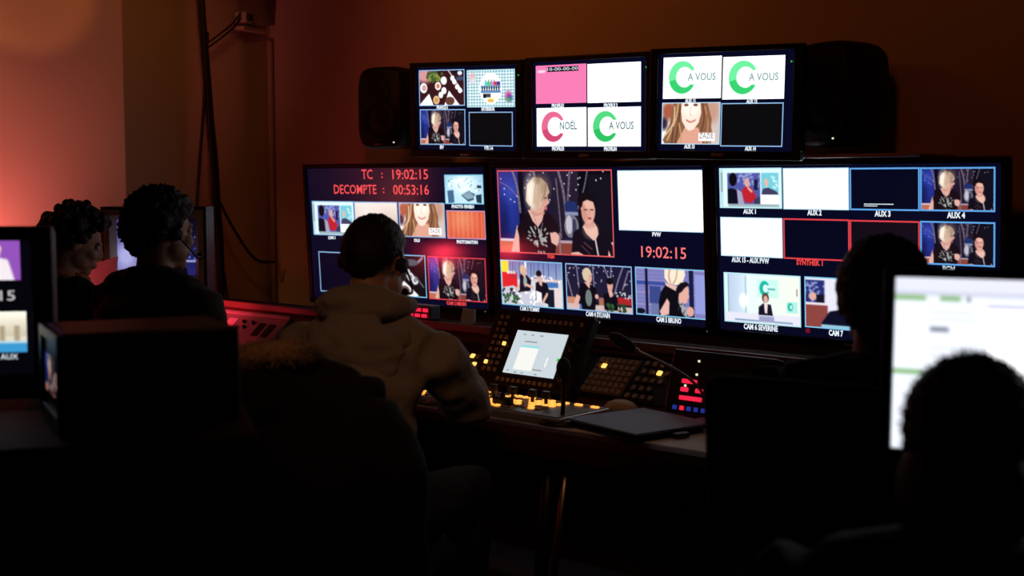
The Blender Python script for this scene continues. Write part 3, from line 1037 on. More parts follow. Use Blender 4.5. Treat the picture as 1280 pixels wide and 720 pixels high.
tile(Cm, (-.520, -.261, .119, -.024), None, M_WHITE, glow('border_white', (190, 225, 250)), .004, cap='AUX 15 - AUX PVW', cx=-.396, cz=-.039, cw=.160)
tile(Cm, (-.253, .002, .118, -.024), None, G_DARKTILE, G_REDB, .0054, cap='SYNTHEK 1', cx=-.152, cz=-.038, ccol=glow('red_caption', (238, 72, 68)), cw=.105)
tile(Cm, (.0085, .258, .117, -.024), None, glow('dark_tile_brown', (20, 12, 24)), G_REDB, .0054)
tile(Cm, (.265, .512, .1185, -.022), pw, bcol=G_BLUE, bt=.0054, cap='PGM', cx=.361, cz=-.038, cw=.042)
tile(Cm, (-.510, -.1915, -.090, -.273), pic_cam6(), bcol=glow('border_ice', (190, 236, 246)), bt=.005, cap='CAM 6 SEVERINE', cx=-.357, cz=-.2895, cw=.144, ch=.0205)
tile(Cm, (-.171, .150, -.0895, -.270), pic_cam7(), bcol=glow('border_cyan', (130, 200, 236)), cap='CAM 7', cx=-.051, cz=-.2865, cw=.056, ch=.0205)
quad('tally_mark', -.171, -.154, -.277, -.293, glow('tally_red', (120, 16, 34)), Cm)
logo(Cm, .006, -.323, .040, .0095, G_LOGO)
led(Cm, .541, -.319, MATS['dim_led'], .003)

SMALL = 'small wall monitors in the upper row'
UACT = (0.262, 0.170, -0.176)


def upper(loc, yaw, tilt, roll, label):
    return make_monitor('small_wall_monitor', loc, yaw, tilt, roll, 0.296, 0.190, -0.207, UACT, label, SMALL, depth=0.085)


U1 = upper((-3.7244, 3.9, 1.7551), 6, 3, 1.6, 'small wall monitor showing a round colour test card')
tile(U1, (-.2496, -.007, .157, .010), pic_plates_table(), bcol=G_PALE, bt=.004, cap='FRANCE 5', cx=-.126, cz=.001, cw=.060, ch=.0140)
tile(U1, (.009, .250, .152, .003), pic_test_card(), bcol=glow('border_ice', (190, 236, 246)), bt=.004, cap='EXTERIEUR', cx=.116, cz=-.007, cw=.068, ch=.0140)
tile(U1, (-.2476, -.006, -.008, -.154), pic_two_women(96, 58), bcol=G_PALE, bt=.004, cap='ISV', cx=-.131, cz=-.166, cw=.022, ch=.0140)
tile(U1, (.017, .238, -.020, -.157), None, G_BLACKT, G_PALE, .0036, cap='VTR 1-6', cx=.116, cz=-.167, cw=.046, ch=.0140)
logo(U1, 0, -.197, .050, .0105, G_LOGO)
led(U1, .278, .128, M_GREENLED, .0035)
U2 = upper((-3.0747, 3.9, 1.7405), 4, 2.2, 0.9, 'small wall monitor with a plain pink tile')
p = tile(U2, (-.2497, -.0085, .157, .0086), pic_pink(), bcol=None, cap='PROFILE1', cx=-.144, cz=-.001, cw=.058, ch=.0140)
quad('counter_strip', -.195, -.045, .150, .131, glow('counter_black', (30, 14, 24)), p, y=-0.0009)
text('10-00-00-00', p, -.120, .1405, .0125, G_CAP, .146, name='lettering')
tile(U2, (-.003, .2365, .154, .007), None, M_WHITE, cap='PROFILE 2', cx=.103, cz=-.005, cw=.062, ch=.0140)
p = tile(U2, (-.2468, -.0092, -.0085, -.1585), pic_logo((236, 110, 150), (206, 66, 110)), cap='PROFILE3', cx=-.144, cz=-.168, cw=.058, ch=.0140)
text('NOËL', p, -.094, -.080, .030, G_GREYT, .083, name='lettering', bold=.0012)
p = tile(U2, (-.002, .2365, -.011, -.159), pic_logo((84, 220, 130), (40, 190, 92)), cap='PROFILE4', cx=.101, cz=-.169, cw=.058, ch=.0140)
text('A VOUS', p, .150, -.082, .029, G_GREYT, .112, name='lettering', bold=.0012)
logo(U2, -.013, -.194, .050, .0105, G_LOGO)
led(U2, .266, .132, M_GREENLED, .0035)
U3 = upper((-2.4668, 3.9, 1.73), 6, 1, 1.4, 'small wall monitor with two green C emblem tiles on top')
for rc, cp, cx in (((-.2448, -.0126, .1575, .010), 'AUX 11', -.133), ((-.0067, .226, .152, .0045), 'AUX 12', .107)):
    p = tile(U3, rc, pic_logo((112, 240, 160), (44, 206, 104)), cap=cp, cx=cx, cz=rc[3] - .0085, cw=.042, ch=.0140)
    text('A VOUS', p, rc[0] + .155, (rc[2] + rc[3]) / 2 + .001, .027, G_GREYL, .112, name='lettering', bold=.0012)
p = tile(U3, (-.2452, -.0143, -.0055, -.152), pic_portrait(), bcol=glow('border_white', (190, 225, 250)), bt=.003, cap='AUX 13', cx=-.132, cz=-.162, cw=.042, ch=.0140)
text('ZAZIE', p, -.065, -.124, .019, G_DARKT, .056, name='lettering')
tile(U3, (-.0076, .224, -.010, -.158), None, G_BLACKT, G_PALE, .0036, cap='AUX 14', cx=.107, cz=-.167, cw=.042, ch=.0140)
logo(U3, -.014, -.190, .050, .0105, G_LOGO)
led(U3, .254, .129, M_GREENLED, .0035)


# ------------------------------------------------------------------ loudspeakers
def make_speaker(loc, yaw, label, bracket_side):
    """rounded two-way monitor: origin at the centre of the baffle, faces local -y"""
    t = empty('loudspeaker', loc, (0, 0, R(yaw)), label, 'speaker', 'wall loudspeakers')
    W, Hh, D = 0.125, 0.182, 0.235
    bm = bmesh.new()
    n = 40
    rings = []
    for y, k in ((-0.0, 0.80), (0.012, 0.93), (0.035, 0.985), (0.08, 1.0), (0.15, 0.985), (0.195, 0.93), (0.225, 0.80), (D, 0.62)):
        ring = []
        for i in range(n):
            a = 2 * math.pi * i / n
            ca, sa = math.cos(a), math.sin(a)
            e = 0.42
            x = math.copysign(abs(ca) ** e, ca) * W * (0.4 + 0.6 * k)
            z = math.copysign(abs(sa) ** e, sa) * Hh * (0.5 + 0.5 * k)
            ring.append(bm.verts.new((x, y, z)))
        rings.append(ring)
    for a, b in zip(rings[:-1], rings[1:]):
        for i in range(n):
            bm.faces.new((a[i], a[(i + 1) % n], b[(i + 1) % n], b[i]))
    bm.faces.new(rings[0])
    bm.faces.new(rings[-1][::-1])
    obj('cabinet', bm, mat('speaker_casing', (0.008, 0.006, 0.005), 0.55, spec=0.25), t, smooth=True)
    for nm, z, r in (('tweeter', 0.078, 0.056), ('woofer', -0.052, 0.086)):
        bm = bmesh.new()
        prof = [(r, -0.002), (r * 0.96, -0.008), (r * 0.86, -0.004), (r * 0.40, 0.004) if nm == 'woofer' else (r * 0.5, 0.002), (r * 0.26, -0.005), (0.001, -0.010)]
        rr = []
        for q, y in prof:
            rr.append([bm.verts.new((q * math.cos(2 * math.pi * i / 28), y, z + q * math.sin(2 * math.pi * i / 28))) for i in range(28)])
        for a, b in zip(rr[:-1], rr[1:]):
            for i in range(28):
                bm.faces.new((a[i], a[(i + 1) % 28], b[(i + 1) % 28], b[i]))
        obj(nm, bm, mat('speaker_cone', (0.012, 0.008, 0.008), 0.6, spec=0.25), t, smooth=True)
    bm = bmesh.new()
    loft_flat(bm, (0.075, -0.001, -0.155), (0.075, -0.005, -0.155), 0.0035, 0.003, 10)
    obj('power_light', bm, M_WHITELED, t)
    obj('badge', B((-0.03, -0.004, -0.166), (0.012, 0.001, -0.159), 0.001), mat('badge_red', (0.25, 0.05, 0.05), 0.4), t)
    bm = bmesh.new()
    box(bm, (-0.035, D - 0.01, -0.07), (0.035, D + 0.03, 0.07), 0.004)
    for s in (-0.05, 0.05):
        box(bm, (-0.03, D + 0.02, s - 0.008), (0.03, D + 0.045, s + 0.008), 0.002)
    box(bm, (-0.022, D + 0.03, -0.085), (0.022, D + 0.05, 0.085), 0.004)
    box(bm, (-0.018, D + 0.045, -0.02), (0.018, (WY - loc[1]) / math.cos(R(yaw)) + 0.005, 0.02), 0.003)
    obj('bracket', bm, M_BLACK, t)
    return t


make_speaker((-4.235, 3.88, 1.775), 14, 'black loudspeaker beside the monitor with the test card', 1)
make_speaker((-2.175, 4.04, 1.748), -17, 'black loudspeaker with rear bracket near the green emblem tiles', -1)
sh = empty('wall_shelf', (-1.98, 3.99, 1.535), (0, 0, 0), 'thin pale shelf edge just above the AUX monitor', 'shelf')
obj('board', B((-0.22, 0.0, -0.008), (0.16, 0.37, 0.004), 0.002), mat('shelf_board', (0.30, 0.24, 0.2), 0.5), sh)
for x in (-0.15, 0.09):
    obj('bracket', prism(bmesh.new(), [(x - 0.006, -0.008), (x + 0.006, -0.008), (x + 0.006, -0.05), (x - 0.006, -0.05)], 0.30, 0.37), M_BLACKM, sh)


# ------------------------------------------------------------------ console desk
DZ = 0.72
desk = empty('console_desk', (-3.0, 3.2, 0), (0, 0, 0), 'long control console desk with grey top and red-brown wooden edge', 'desk')


def dk(name, bm, m, smooth=False):
    bmesh.ops.translate(bm, vec=(3.0, -3.2, 0), verts=bm.verts)
    return obj(name, bm, m, desk, smooth)


X0, X1 = -5.40, -1.00
dk('worktop', B((X0, 2.86, DZ - 0.03), (X1, 3.27, DZ), 0.004), M_TOP)
bm = bmesh.new()
prof = [(2.862, DZ + 0.001), (2.842, DZ - 0.006), (2.836, DZ - 0.03), (2.85, DZ - 0.085), (2.885, DZ - 0.105), (2.91, DZ - 0.10), (2.91, DZ - 0.031), (2.862, DZ - 0.031)]
a = [bm.verts.new((X0, y, z)) for y, z in prof]
b = [bm.verts.new((X1, y, z)) for y, z in prof]
for k in range(len(prof)):
    bm.faces.new((a[k], a[(k + 1) % len(prof)], b[(k + 1) % len(prof)], b[k]))
bm.faces.new(a)
bm.faces.new(b[::-1])
dk('front_edge', bm, M_DARKWOOD, False)
# sloping module bay
bm = bmesh.new()
pr = [(3.25, DZ - 0.03), (3.25, DZ), (3.45, 0.885), (3.53, 0.885), (3.53, DZ - 0.03)]
a = [bm.verts.new((X0, y, z)) for y, z in pr]
b = [bm.verts.new((X1, y, z)) for y, z in pr]
for k in range(5):
    bm.faces.new((a[k], a[(k + 1) % 5], b[(k + 1) % 5], b[k]))
bm.faces.new(a)
bm.faces.new(b[::-1])
dk('module_bay', bm, mat('bay_wood', (0.10, 0.036, 0.022), 0.5, vary=0.15))
dk('ledge', B((X0, 3.447, 0.884), (X1, 3.535, 0.912), 0.003), mat('dark_ledge', (0.030, 0.010, 0.007), 0.9, spec=0.05))
dk('ledge_lit_edge', B((X0, 3.433, 0.885), (X1, 3.448, 0.914), 0.004), mat('lit_edge_wood', (0.20, 0.075, 0.05), 0.5))  # front strip of the ledge; its lit edge is painted as lighter wood
dk('back_panel', B((X0, 3.48, 0.10), (X1, 3.51, DZ - 0.03)), M_DARKWOOD)
for x in (-5.0, -3.95, -2.41, -1.15):
    bm = bmesh.new()
    loft_flat(bm, (x, 2.98, DZ - 0.03), (x - 0.10, 2.98, 0.0), 0.012, 0.012, 18)
    dk('leg', bm, M_METAL, True)
bm = bmesh.new()
loft_flat(bm, (-2.49, 2.99, DZ - 0.03), (-2.56, 2.99, 0.0), 0.022, 0.022, 18)
dk('leg', bm, M_BLACK, True)
SL = math.atan2(0.165, 0.20)         # bay slope
BAYV = Vector((0, 0.20, 0.165)).normalized()


def bay(name, x0, x1, t0, t1, label, cat, group=None):
    """an empty lying on the sloping bay: local x along the bay, local z up the slope, local -y out of it"""
    o = Vector(((x0 + x1) / 2, 3.25, DZ)) + BAYV * ((t0 + t1) / 2)
    return empty(name, o, (SL - R(90), 0, 0), label, cat, group)


def key_mesh(w_, h_, d_=0.006):
    bm = B((-w_ / 2, -d_, -h_ / 2), (w_ / 2, 0.001, h_ / 2), 0.0012, 1)
    me = bpy.data.meshes.new('button')
    bm.to_mesh(me)
    bm.free()
    me.materials.append(M_KEY)
    return me


KEY = key_mesh(0.017, 0.017)
KEYS = key_mesh(0.013, 0.013)
KEYW = key_mesh(0.026, 0.013)

# left router panel beside the hooded man's arm
rp = bay('router_panel', -3.46, -3.075, 0.012, 0.205, 'dark button panel with yellow lit keys left of the touch screen', 'control panel')
obj('faceplate', B((-0.195, -0.008, -0.097), (0.195, 0.004, 0.097), 0.003), M_PANEL, rp)
for i in range(9):
    shared('button', KEY, rp, (-0.165 + i * 0.021, -0.008, 0.062))
for i in range(3):
    shared('button', KEY, rp, (-0.02 + i * 0.024, -0.008, 0.022), m=M_YELLOW if i == 0 else None)
for j, (lit, z) in enumerate(((1, 0.030), (2, -0.008), (3, -0.046))):
    for i in range(4):
        shared('button', KEY, rp, (0.072 + i * 0.026 + 0.008 * j, -0.008, z), m=M_YELLOW if i == lit else (M_DIMRED if (j == 2 and i == 1) else None))
shared('button', KEY, rp, (0.05, -0.008, 0.006), m=M_YELLOW)
for i in (0, 2):
    shared('button', KEYS, rp, (0.105 + i * 0.028, -0.008, -0.074), m=M_RED)

# right keypad panel
kp = bay('keypad_panel', -2.68, -2.26, 0.03, 0.225, 'dark panel with beige keypad right of the touch screen', 'control panel')
obj('faceplate', B((-0.205, -0.008, -0.098), (0.205, 0.004, 0.098), 0.003), M_PANEL, kp)
obj('key_plate', B((-0.150, -0.011, -0.082), (0.02, -0.007, 0.078), 0.002), M_KEYPLATE, kp)
for j in range(6):
    for i in range(7):
        shared('button', KEY, kp, (-0.137 + i * 0.024, -0.010, 0.062 - j * 0.026), m=M_YELLOW if (i, j) == (1, 1) else None)
for j in range(5):
    for i in range(4):
        if (i, j) in ((3, 3),):
            continue
        shared('button', KEY, kp, (0.045 + i * 0.030 + (j % 2) * 0.006, -0.008, 0.070 - j * 0.036), m=M_YELLOW if (i, j) == (2, 1) else None)

# far-left control panel in the red light
lp = bay('control_panel', -4.86, -4.29, 0.02, 0.215, 'control panel with a white label strip in the red light', 'control panel')
obj('faceplate', B((-0.285, -0.012, -0.098), (0.285, 0.004, 0.098), 0.003), mat('grey_faceplate', (0.30, 0.27, 0.27), 0.45), lp)
obj('rim', B((-0.300, -0.018, 0.092), (0.285, 0.002, 0.110), 0.004), mat('pale_rim', (0.5, 0.46, 0.45), 0.5), lp)
obj('rim', B((-0.300, -0.018, -0.09), (-0.282, 0.002, 0.094), 0.004), MATS['pale_rim'], lp)
obj('label_strip', B((-0.10, -0.015, 0.020), (-0.035, -0.011, 0.066), 0.001), M_CARD, lp)
for i in range(8):
    shared('button', KEYW, lp, (-0.26 + i * 0.036, -0.012, -0.045), m=M_RED if i > 1 else None)
for x in (0.15, 0.215):
    obj('socket', B((x - 0.022, -0.016, -0.02), (x + 0.022, -0.011, 0.055), 0.004), M_BLACKM, lp)
for i, (x, z) in enumerate(((0.02, 0.05), (0.05, 0.02), (0.085, 0.05))):
    bm = bmesh.new()
    loft_flat(bm, (x, -0.012, z), (x, -0.026, z), 0.009, 0.007, 14)
    obj('knob', bm, M_BLACK, lp, True)

# intercom at the right end of the console
ic = empty('intercom_station', (-2.10, 3.26, DZ), (R(-16), 0, 0), 'black intercom box with two clusters of red lit keys', 'intercom')
obj('casing', B((-0.17, 0.0, 0.0), (0.20, 0.05, 0.212), 0.006), M_BLACK, ic)
for c0 in (-0.105, 0.0):
    for j in range(3):
        for i in range(3):
            if (c0 < -.1 and j == 2 and i == 2) or (j == 1 and i == 1):
                continue
            shared('button', KEYW, ic, (c0 + i * 0.027, 0.0, 0.062 + j * 0.026), m=M_RED)
for i in range(9):
    shared('button', KEYS, ic, (-0.13 + i * 0.026, 0.0, 0.030), m=M_RED if i == 1 else M_BLUE)
for x, z in ((-0.07, 0.18), (-0.07, 0.138), (0.03, 0.135), (0.025, 0.100), (-0.105, 0.100)):
    bm = bmesh.new()
    loft_flat(bm, (x, 0.0, z), (x, -0.004, z), 0.004, 0.003, 10)
    obj('indicator_light', bm, M_WHITELED, ic)
bm = bmesh.new()
for i in range(6):
    box(bm, (0.10, -0.003, 0.12 + i * 0.013), (0.18, 0.001, 0.126 + i * 0.013))
obj('speaker_grille', bm, M_BLACKM, ic)

# touch-screen control panel leaning back on the desk
tp = empty('touch_control_panel', (-2.80, 3.165, DZ + 0.002), (R(-30), 0, 0), 'tilted control panel with a white touch screen framed by small keys', 'control panel')
obj('casing', B((-0.225, 0.0, 0.040), (0.205, 0.045, 0.325), 0.008), M_PANEL, tp)
obj('rear_stand', prism(bmesh.new(), [(-0.15, 0.0), (0.13, 0.0), (0.10, 0.12), (-0.12, 0.12)], 0.04, 0.10), M_BLACK, tp)
sx0, sx1, sz0, sz1 = -0.095, 0.130, 0.088, 0.247
scr = quad('touch_screen', sx0, sx1, sz1, sz0, glow('touch_white', (206, 218, 224)), tp, y=-0.002)
quad('list_box', -0.055, 0.026, 0.186, 0.104, glow('touch_list', (250, 250, 244)), scr, y=-0.003)
quad('list_header', -0.055, 0.026, 0.194, 0.186, glow('touch_header', (150, 226, 232)), scr, y=-0.003)
quad('status_mark', 0.117, 0.129, 0.160, 0.150, glow('touch_green', (90, 210, 110)), scr, y=-0.003)
quad('slider', 0.074, 0.081, 0.158, 0.124, glow('touch_slider', (250, 250, 250)), scr, y=-0.003)
for x, z, wd in ((-.055, .233, .012), (-.02, .233, .012), (.02, .233, .014), (-.018, .208, .055), (.05, .110, .04), (-.075, .098, .01), (-.04, .094, .012), (-.01, .094, .01), (.05, .094, .012)):
    quad('mark', x - wd / 2, x + wd / 2, z + .0022, z - .0022, glow('touch_grey', (140, 150, 156)), scr, y=-0.003)
for i in range(10):
    shared('button', KEYS, tp, (-0.085 + i * 0.0235, -0.001, 0.287))
shared('button', KEYS, tp, (0.172, -0.001, 0.287))
for i in range(11):
    shared('button', KEYS, tp, (-0.105 + i * 0.0235, -0.001, 0.063))
for j in range(9):
    for i in range(3):
        if i == 2 and j < 3:
            continue
        lit = (i, j) in ((2, 4), (0, 7))
        shared('button', KEYS, tp, (-0.185 + i * 0.026, -0.001, 0.290 - j * 0.0245), m=M_YELLOW if lit else None)
for j in range(5):
    bm = bmesh.new()
    loft_flat(bm, (0.168, 0.0, 0.085 + j * 0.037), (0.168, -0.016, 0.085 + j * 0.037), 0.012, 0.010, 16)
    obj('knob', bm, M_BLACK, tp, True)

# vision mixer surface lying on the desk
vm = empty('vision_mixer', (-2.72, 3.02, DZ), (0, 0, 0), 'low vision mixer surface with rows of glowing amber keys and fader levers', 'control panel')
obj('chassis', B((-0.46, -0.125, 0.0), (0.33, 0.13, 0.022), 0.005), M_GREYMETAL, vm)
obj('faceplate', B((-0.45, -0.115, 0.021), (0.32, 0.12, 0.025), 0.002), mat('mixer_plate', (0.11, 0.095, 0.085), 0.45), vm)
rk = random.Random(4)
for j in range(6):
    for i in range(24):
        x, y = -0.40 + i * 0.028, -0.085 + j * 0.034
        if x > 0.215 or (x > 0.13 and j < 1):
            continue
        if (i in (6, 12)) or (j == 2 and i in (2, 8, 9, 15)):
            continue
        lit = rk.random() < (0.62 if j in (3, 4) else 0.34)
        shared('button', KEY, vm, (x, y, 0.024), (R(-90), 0, 0), m=M_AMBER if lit else None)
for i, x in enumerate((0.235, 0.27, 0.30)):
    shared('button', KEYW, vm, (x, 0.09, 0.024), (R(-90), 0, 0), m=M_AMBER if i != 1 else None)
for x in (-0.30, -0.232, -0.064, 0.02, 0.104, 0.16):
    bm = bmesh.new()
    box(bm, (x - 0.004, -0.035, 0.024), (x + 0.004, 0.03, 0.026))
    loft(bm, [(x, 0.02, 0.024), (x, 0.02, 0.048)], 0.006, n=8)
    box(bm, (x - 0.014, 0.01, 0.045), (x + 0.014, 0.03, 0.07), 0.004)
    obj('fader_lever', bm, M_BLACK, vm)
bm = bmesh.new()
box(bm, (0.015, -0.075, 0.024), (0.085, -0.045, 0.05), 0.006)
loft(bm, [(0.05, -0.06, 0.045), (0.05, -0.06, 0.062)], 0.008, n=10)
obj('transition_bar', bm, M_BLACKM, vm)
# small red-lit key unit and white card on the ledge
ku = empty('key_unit', (-3.585, 3.462, 0.912), (0, 0, 0), 'small unit of red lit keys on the ledge behind the hoodie wearer', 'control panel')
obj('casing', B((-0.085, 0.0, 0.0), (0.085, 0.055, 0.056), 0.004), M_BLACK, ku)
for j in range(2):
    for i in range(4):
        shared('button', KEYW, ku, (-0.06 + i * 0.038 + (0.006 if j else 0), 0.0, 0.016 + j * 0.022), m=M_RED)
bm = bmesh.new()
box(bm, (-0.024, -0.001, 0.0), (0.024, 0.001, 0.058), mtx=Matrix.Rotation(R(-14), 4, 'X') @ Matrix.Rotation(R(6), 4, 'Y'))
box(bm, (-0.024, -0.001, 0.0), (0.024, 0.001, 0.058), mtx=Matrix.Translation((0.003, 0.028, 0)) @ Matrix.Rotation(R(14), 4, 'X') @ Matrix.Rotation(R(6), 4, 'Y'))
tag(obj('folded_card', bm, M_CARD, loc=(-3.31, 3.465, 0.912), rot=(0, 0, R(28))), 'small white folded card standing on the wooden ledge', 'card')
bm = loft(bmesh.new(), spline([(-3.27, 3.49, 0.918), (-3.22, 3.47, 0.922), (-3.17, 3.50, 0.918), (-3.12, 3.48, 0.918)]), 0.003, n=6)
tag(obj('cable', bm, M_GREYC), 'thin pale cable lying beside the white folded card', 'cable')

# gooseneck microphone of the console
mk = empty('gooseneck_microphone', (-2.06, 3.19, DZ), (0, 0, 0), 'gooseneck microphone arching up in front of the keypad panel', 'microphone')
bm = bmesh.new()
loft_flat(bm, (0.0, 0, 0.0), (0, 0, 0.022), 0.045, 0.036, 24)
obj('base', bm, M_BLACK, mk, True)
stem = spline([(0.0, 0, 0.02), (-0.005, -0.02, 0.10), (-0.05, -0.05, 0.155), (-0.13, -0.09, 0.20), (-0.20, -0.12, 0.232)], 8)
obj('stem', loft(bmesh.new(), stem, 0.0045, n=10), mat('stem_metal', (0.30, 0.28, 0.27), 0.3, metal=0.9), mk, True)
bm = loft(bmesh.new(), [(-0.185, -0.113, 0.226), (-0.205, -0.122, 0.238), (-0.235, -0.135, 0.256), (-0.255, -0.144, 0.266)], [0.010, 0.018, 0.019, 0.011], n=14)
obj('foam_head', bm, M_BLACKM, mk, True)
obj('ring', loft(bmesh.new(), [(-0.176, -0.109, 0.221), (-0.186, -0.113, 0.227)], 0.008, n=12), M_GREYMETAL, mk, True)

# second, dark microphone on a round foot
mk = empty('desk_microphone', (-2.42, 2.95, DZ), (0, 0, 0), 'dark stubby desk microphone on a round foot before the touch screen', 'microphone')
bm = bmesh.new()
loft_flat(bm, (0, 0, 0.0), (0, 0, 0.014), 0.075, 0.066, 28)
obj('base', bm, M_BLACK, mk, True)
obj('stem', loft(bmesh.new(), spline([(0, 0, 0.012), (0.004, 0, 0.07), (0.0, 0.005, 0.14)]), 0.007, n=10), M_BLACK, mk, True)
bm = bmesh.new()
ellipsoid(bm, (0.0, 0.005, 0.165), (0.022, 0.022, 0.034))
obj('foam_head', bm, M_BLACKM, mk, True)

# flat things on the desk
def slab(name, pts, z0, z1, m, label, cat, bev=0.003):
    bm = bmesh.new()
    cx = sum(p[0] for p in pts) / len(pts)
    cy = sum(p[1] for p in pts) / len(pts)
    a = [bm.verts.new((x - cx, y - cy, 0)) for x, y in pts]
    b = [bm.verts.new((x - cx, y - cy, z1 - z0)) for x, y in pts]
    n = len(pts)
    bm.faces.new(a[::-1])
    bm.faces.new(b)
    for k in range(n):
        bm.faces.new((a[k], a[(k + 1) % n], b[(k + 1) % n], b[k]))
    if bev:
        bmesh.ops.bevel(bm, geom=list(bm.edges), offset=bev, segments=2, affect='EDGES')
    return tag(obj(name, bm, m, loc=(cx, cy, z0)), label, cat)


slab('paper_sheet', [(-2.33, 2.872), (-1.62, 2.872), (-1.62, 3.10), (-2.33, 3.10)], DZ + 0.0005, DZ + 0.0022, M_PAPER, 'large white sheet under the slate blue folder', 'paper', 0)
fd = empty('folder', (-2.185, 3.02, DZ + 0.0022), (0, 0, R(-13)), 'closed slate blue folder lying on the white sheet', 'folder')
obj('cover', B((-0.155, -0.15, 0.018), (0.155, 0.15, 0.026), 0.003), M_FOLDER, fd)
obj('pages', B((-0.148, -0.142, 0.004), (0.150, 0.142, 0.0185)), M_BLACKM, fd)
obj('back_cover', B((-0.155, -0.15, 0.0), (0.155, 0.15, 0.0045), 0.002), M_BLACK, fd)
obj('closing_band', B((0.150, -0.02, 0.002), (0.185, 0.03, 0.016), 0.003), M_BLACK, fd)
kb = empty('keyboard', (-2.06, 3.225, DZ + 0.0005), (0, 0, 0), 'small black keyboard before the intercom box', 'keyboard')
obj('chassis', B((-0.21, -0.05, 0.0), (0.19, 0.05, 0.016), 0.004), M_BLACK, kb)
KC = key_mesh(0.015, 0.015, 0.004)
for j in range(4):
    for i in range(20):
        shared('key', KC, kb, (-0.195 + i * 0.0195 + (j % 2) * 0.004, -0.033 + j * 0.021, 0.0155), (R(-90), 0, 0), m=M_BLACKM)
kb.location = (-2.02, 3.235, DZ + 0.0005)
kb.scale = (0.72, 0.42, 1)
bm = bmesh.new()
prof = [(0.0, 0.034), (0.022, 0.033), (0.042, 0.026), (0.056, 0.012), (0.060, 0.0)]
rr = [[bm.verts.new((q * 1.05 * math.cos(2 * math.pi * i / 28), q * 0.8 * math.sin(2 * math.pi * i / 28), z)) for i in range(28)] for q, z in prof[1:]]
for a, b in zip(rr[:-1], rr[1:]):
    for i in range(28):
        bm.faces.new((a[i], a[(i + 1) % 28], b[(i + 1) % 28], b[i]))
bm.faces.new(rr[0])
bm.faces.new(rr[-1][::-1])
tag(obj('puck', bm, M_BEIGE, smooth=True, loc=(-2.405, 3.225, DZ + 0.003)), 'rounded beige plastic puck behind the slate blue folder', 'puck')
slab('notepad', [(-2.02, 3.095), (-1.84, 3.085), (-1.83, 3.165), (-2.00, 3.175)], DZ, DZ + 0.014, M_PAPER, 'thick white notepad by the chair at the desk end', 'notepad', 0.001)
bm = bmesh.new()
prof = [(0.030, 0.0), (0.036, 0.075), (0.033, 0.075), (0.028, 0.006), (0.001, 0.006)]
rr = [[bm.verts.new((q * math.cos(2 * math.pi * i / 24), q * math.sin(2 * math.pi * i / 24), z)) for i in range(24)] for q, z in prof]
for a, b in zip(rr[:-1], rr[1:]):
    for i in range(24):
        bm.faces.new((a[i], a[(i + 1) % 24], b[(i + 1) % 24], b[i]))
bm.faces.new(rr[0][::-1])
bm.faces.new(rr[-1])
tag(obj('paper_cup', bm, M_BEIGE, smooth=True, loc=(-1.90, 3.215, DZ)), 'beige paper cup standing behind the notepad', 'cup')
bm = loft(bmesh.new(), spline([(-2.60, 3.15, DZ + 0.005), (-2.50, 3.10, DZ + 0.005), (-2.46, 3.20, DZ + 0.005), (-2.36, 3.15, DZ + 0.005), (-2.30, 3.21, DZ + 0.005)]), 0.005, n=8)
tag(obj('cable', bm, M_CABLE), 'black cable looping beside the mixer surface', 'cable')


# ------------------------------------------------------------------ cream CRT monitor, red light, wall cables
ct = empty('crt_monitor', (-4.545, 2.92, 1.0), (0, 0, R(41)), 'cream framed tube monitor behind the bushy-haired person in the charcoal shirt', 'monitor')
pl = empty('monitor_stand', (-4.57, 2.985, DZ), (0, 0, R(41)), 'black pole stand under the cream framed tube monitor', 'stand')
obj('foot', B((-0.12, -0.05, 0.0), (0.12, 0.15, 0.014), 0.004), M_BLACK, pl)
obj('pole', loft(bmesh.new(), [(0, 0.05, 0.01), (0, 0.05, 0.27)], 0.022, n=12), M_BLACK, pl, True)
obj('plate', B((-0.16, -0.04, 0.262), (0.16, 0.18, 0.279), 0.003), M_BLACK, pl)
bm = bmesh.new()
W2, Hh = 0.215, 0.345


def frame_ring(bm, o, i, yo, yi):
    """picture-frame shape: outer rect o, inner rect i = (x0, x1, z0, z1), outer face at yo and inner lip at yi"""
    O = [(o[0], o[2]), (o[1], o[2]), (o[1], o[3]), (o[0], o[3])]
    I = [(i[0], i[2]), (i[1], i[2]), (i[1], i[3]), (i[0], i[3])]
    a = [bm.verts.new((x, yo, z)) for x, z in O]
    b = [bm.verts.new((x, yi, z)) for x, z in I]
    for k in range(4):
        bm.faces.new((a[k], a[(k + 1) % 4], b[(k + 1) % 4], b[k]))


frame_ring(bm, (-W2, W2, 0, Hh), (-W2 + 0.012, W2 - 0.012, 0.012, Hh - 0.012), 0.0, -0.003)
obj('outer_frame', bm, mat('dark_brown_casing', (0.04, 0.028, 0.022), 0.45), ct)
bm = bmesh.new()
frame_ring(bm, (-W2 + 0.012, W2 - 0.012, 0.012, Hh - 0.012), (-W2 + 0.035, W2 - 0.035, 0.052, Hh - 0.035), -0.003, -0.003)
frame_ring(bm, (-W2 + 0.035, W2 - 0.035, 0.052, Hh - 0.035), (-W2 + 0.055, W2 - 0.055, 0.066, Hh - 0.055), -0.003, 0.035)
obj('front_frame', bm, M_CRT, ct)
bm = bmesh.new()
pts = [(-W2, 0.0), (W2, 0.0), (W2, Hh), (-W2, Hh)]
secs = [(0.001, 1.0), (0.13, 1.0), (0.26, 0.72), (0.34, 0.66)]
rg = []
for y, k in secs:
    rg.append([bm.verts.new((x * k, y, (z - Hh / 2) * k + Hh / 2 - (1 - k) * Hh / 2)) for x, z in pts])
for a, b in zip(rg[:-1], rg[1:]):
    for k in range(4):
        bm.faces.new((a[k], a[(k + 1) % 4], b[(k + 1) % 4], b[k]))
bm.faces.new(rg[-1])
obj('casing', bm, M_BLACK, ct)


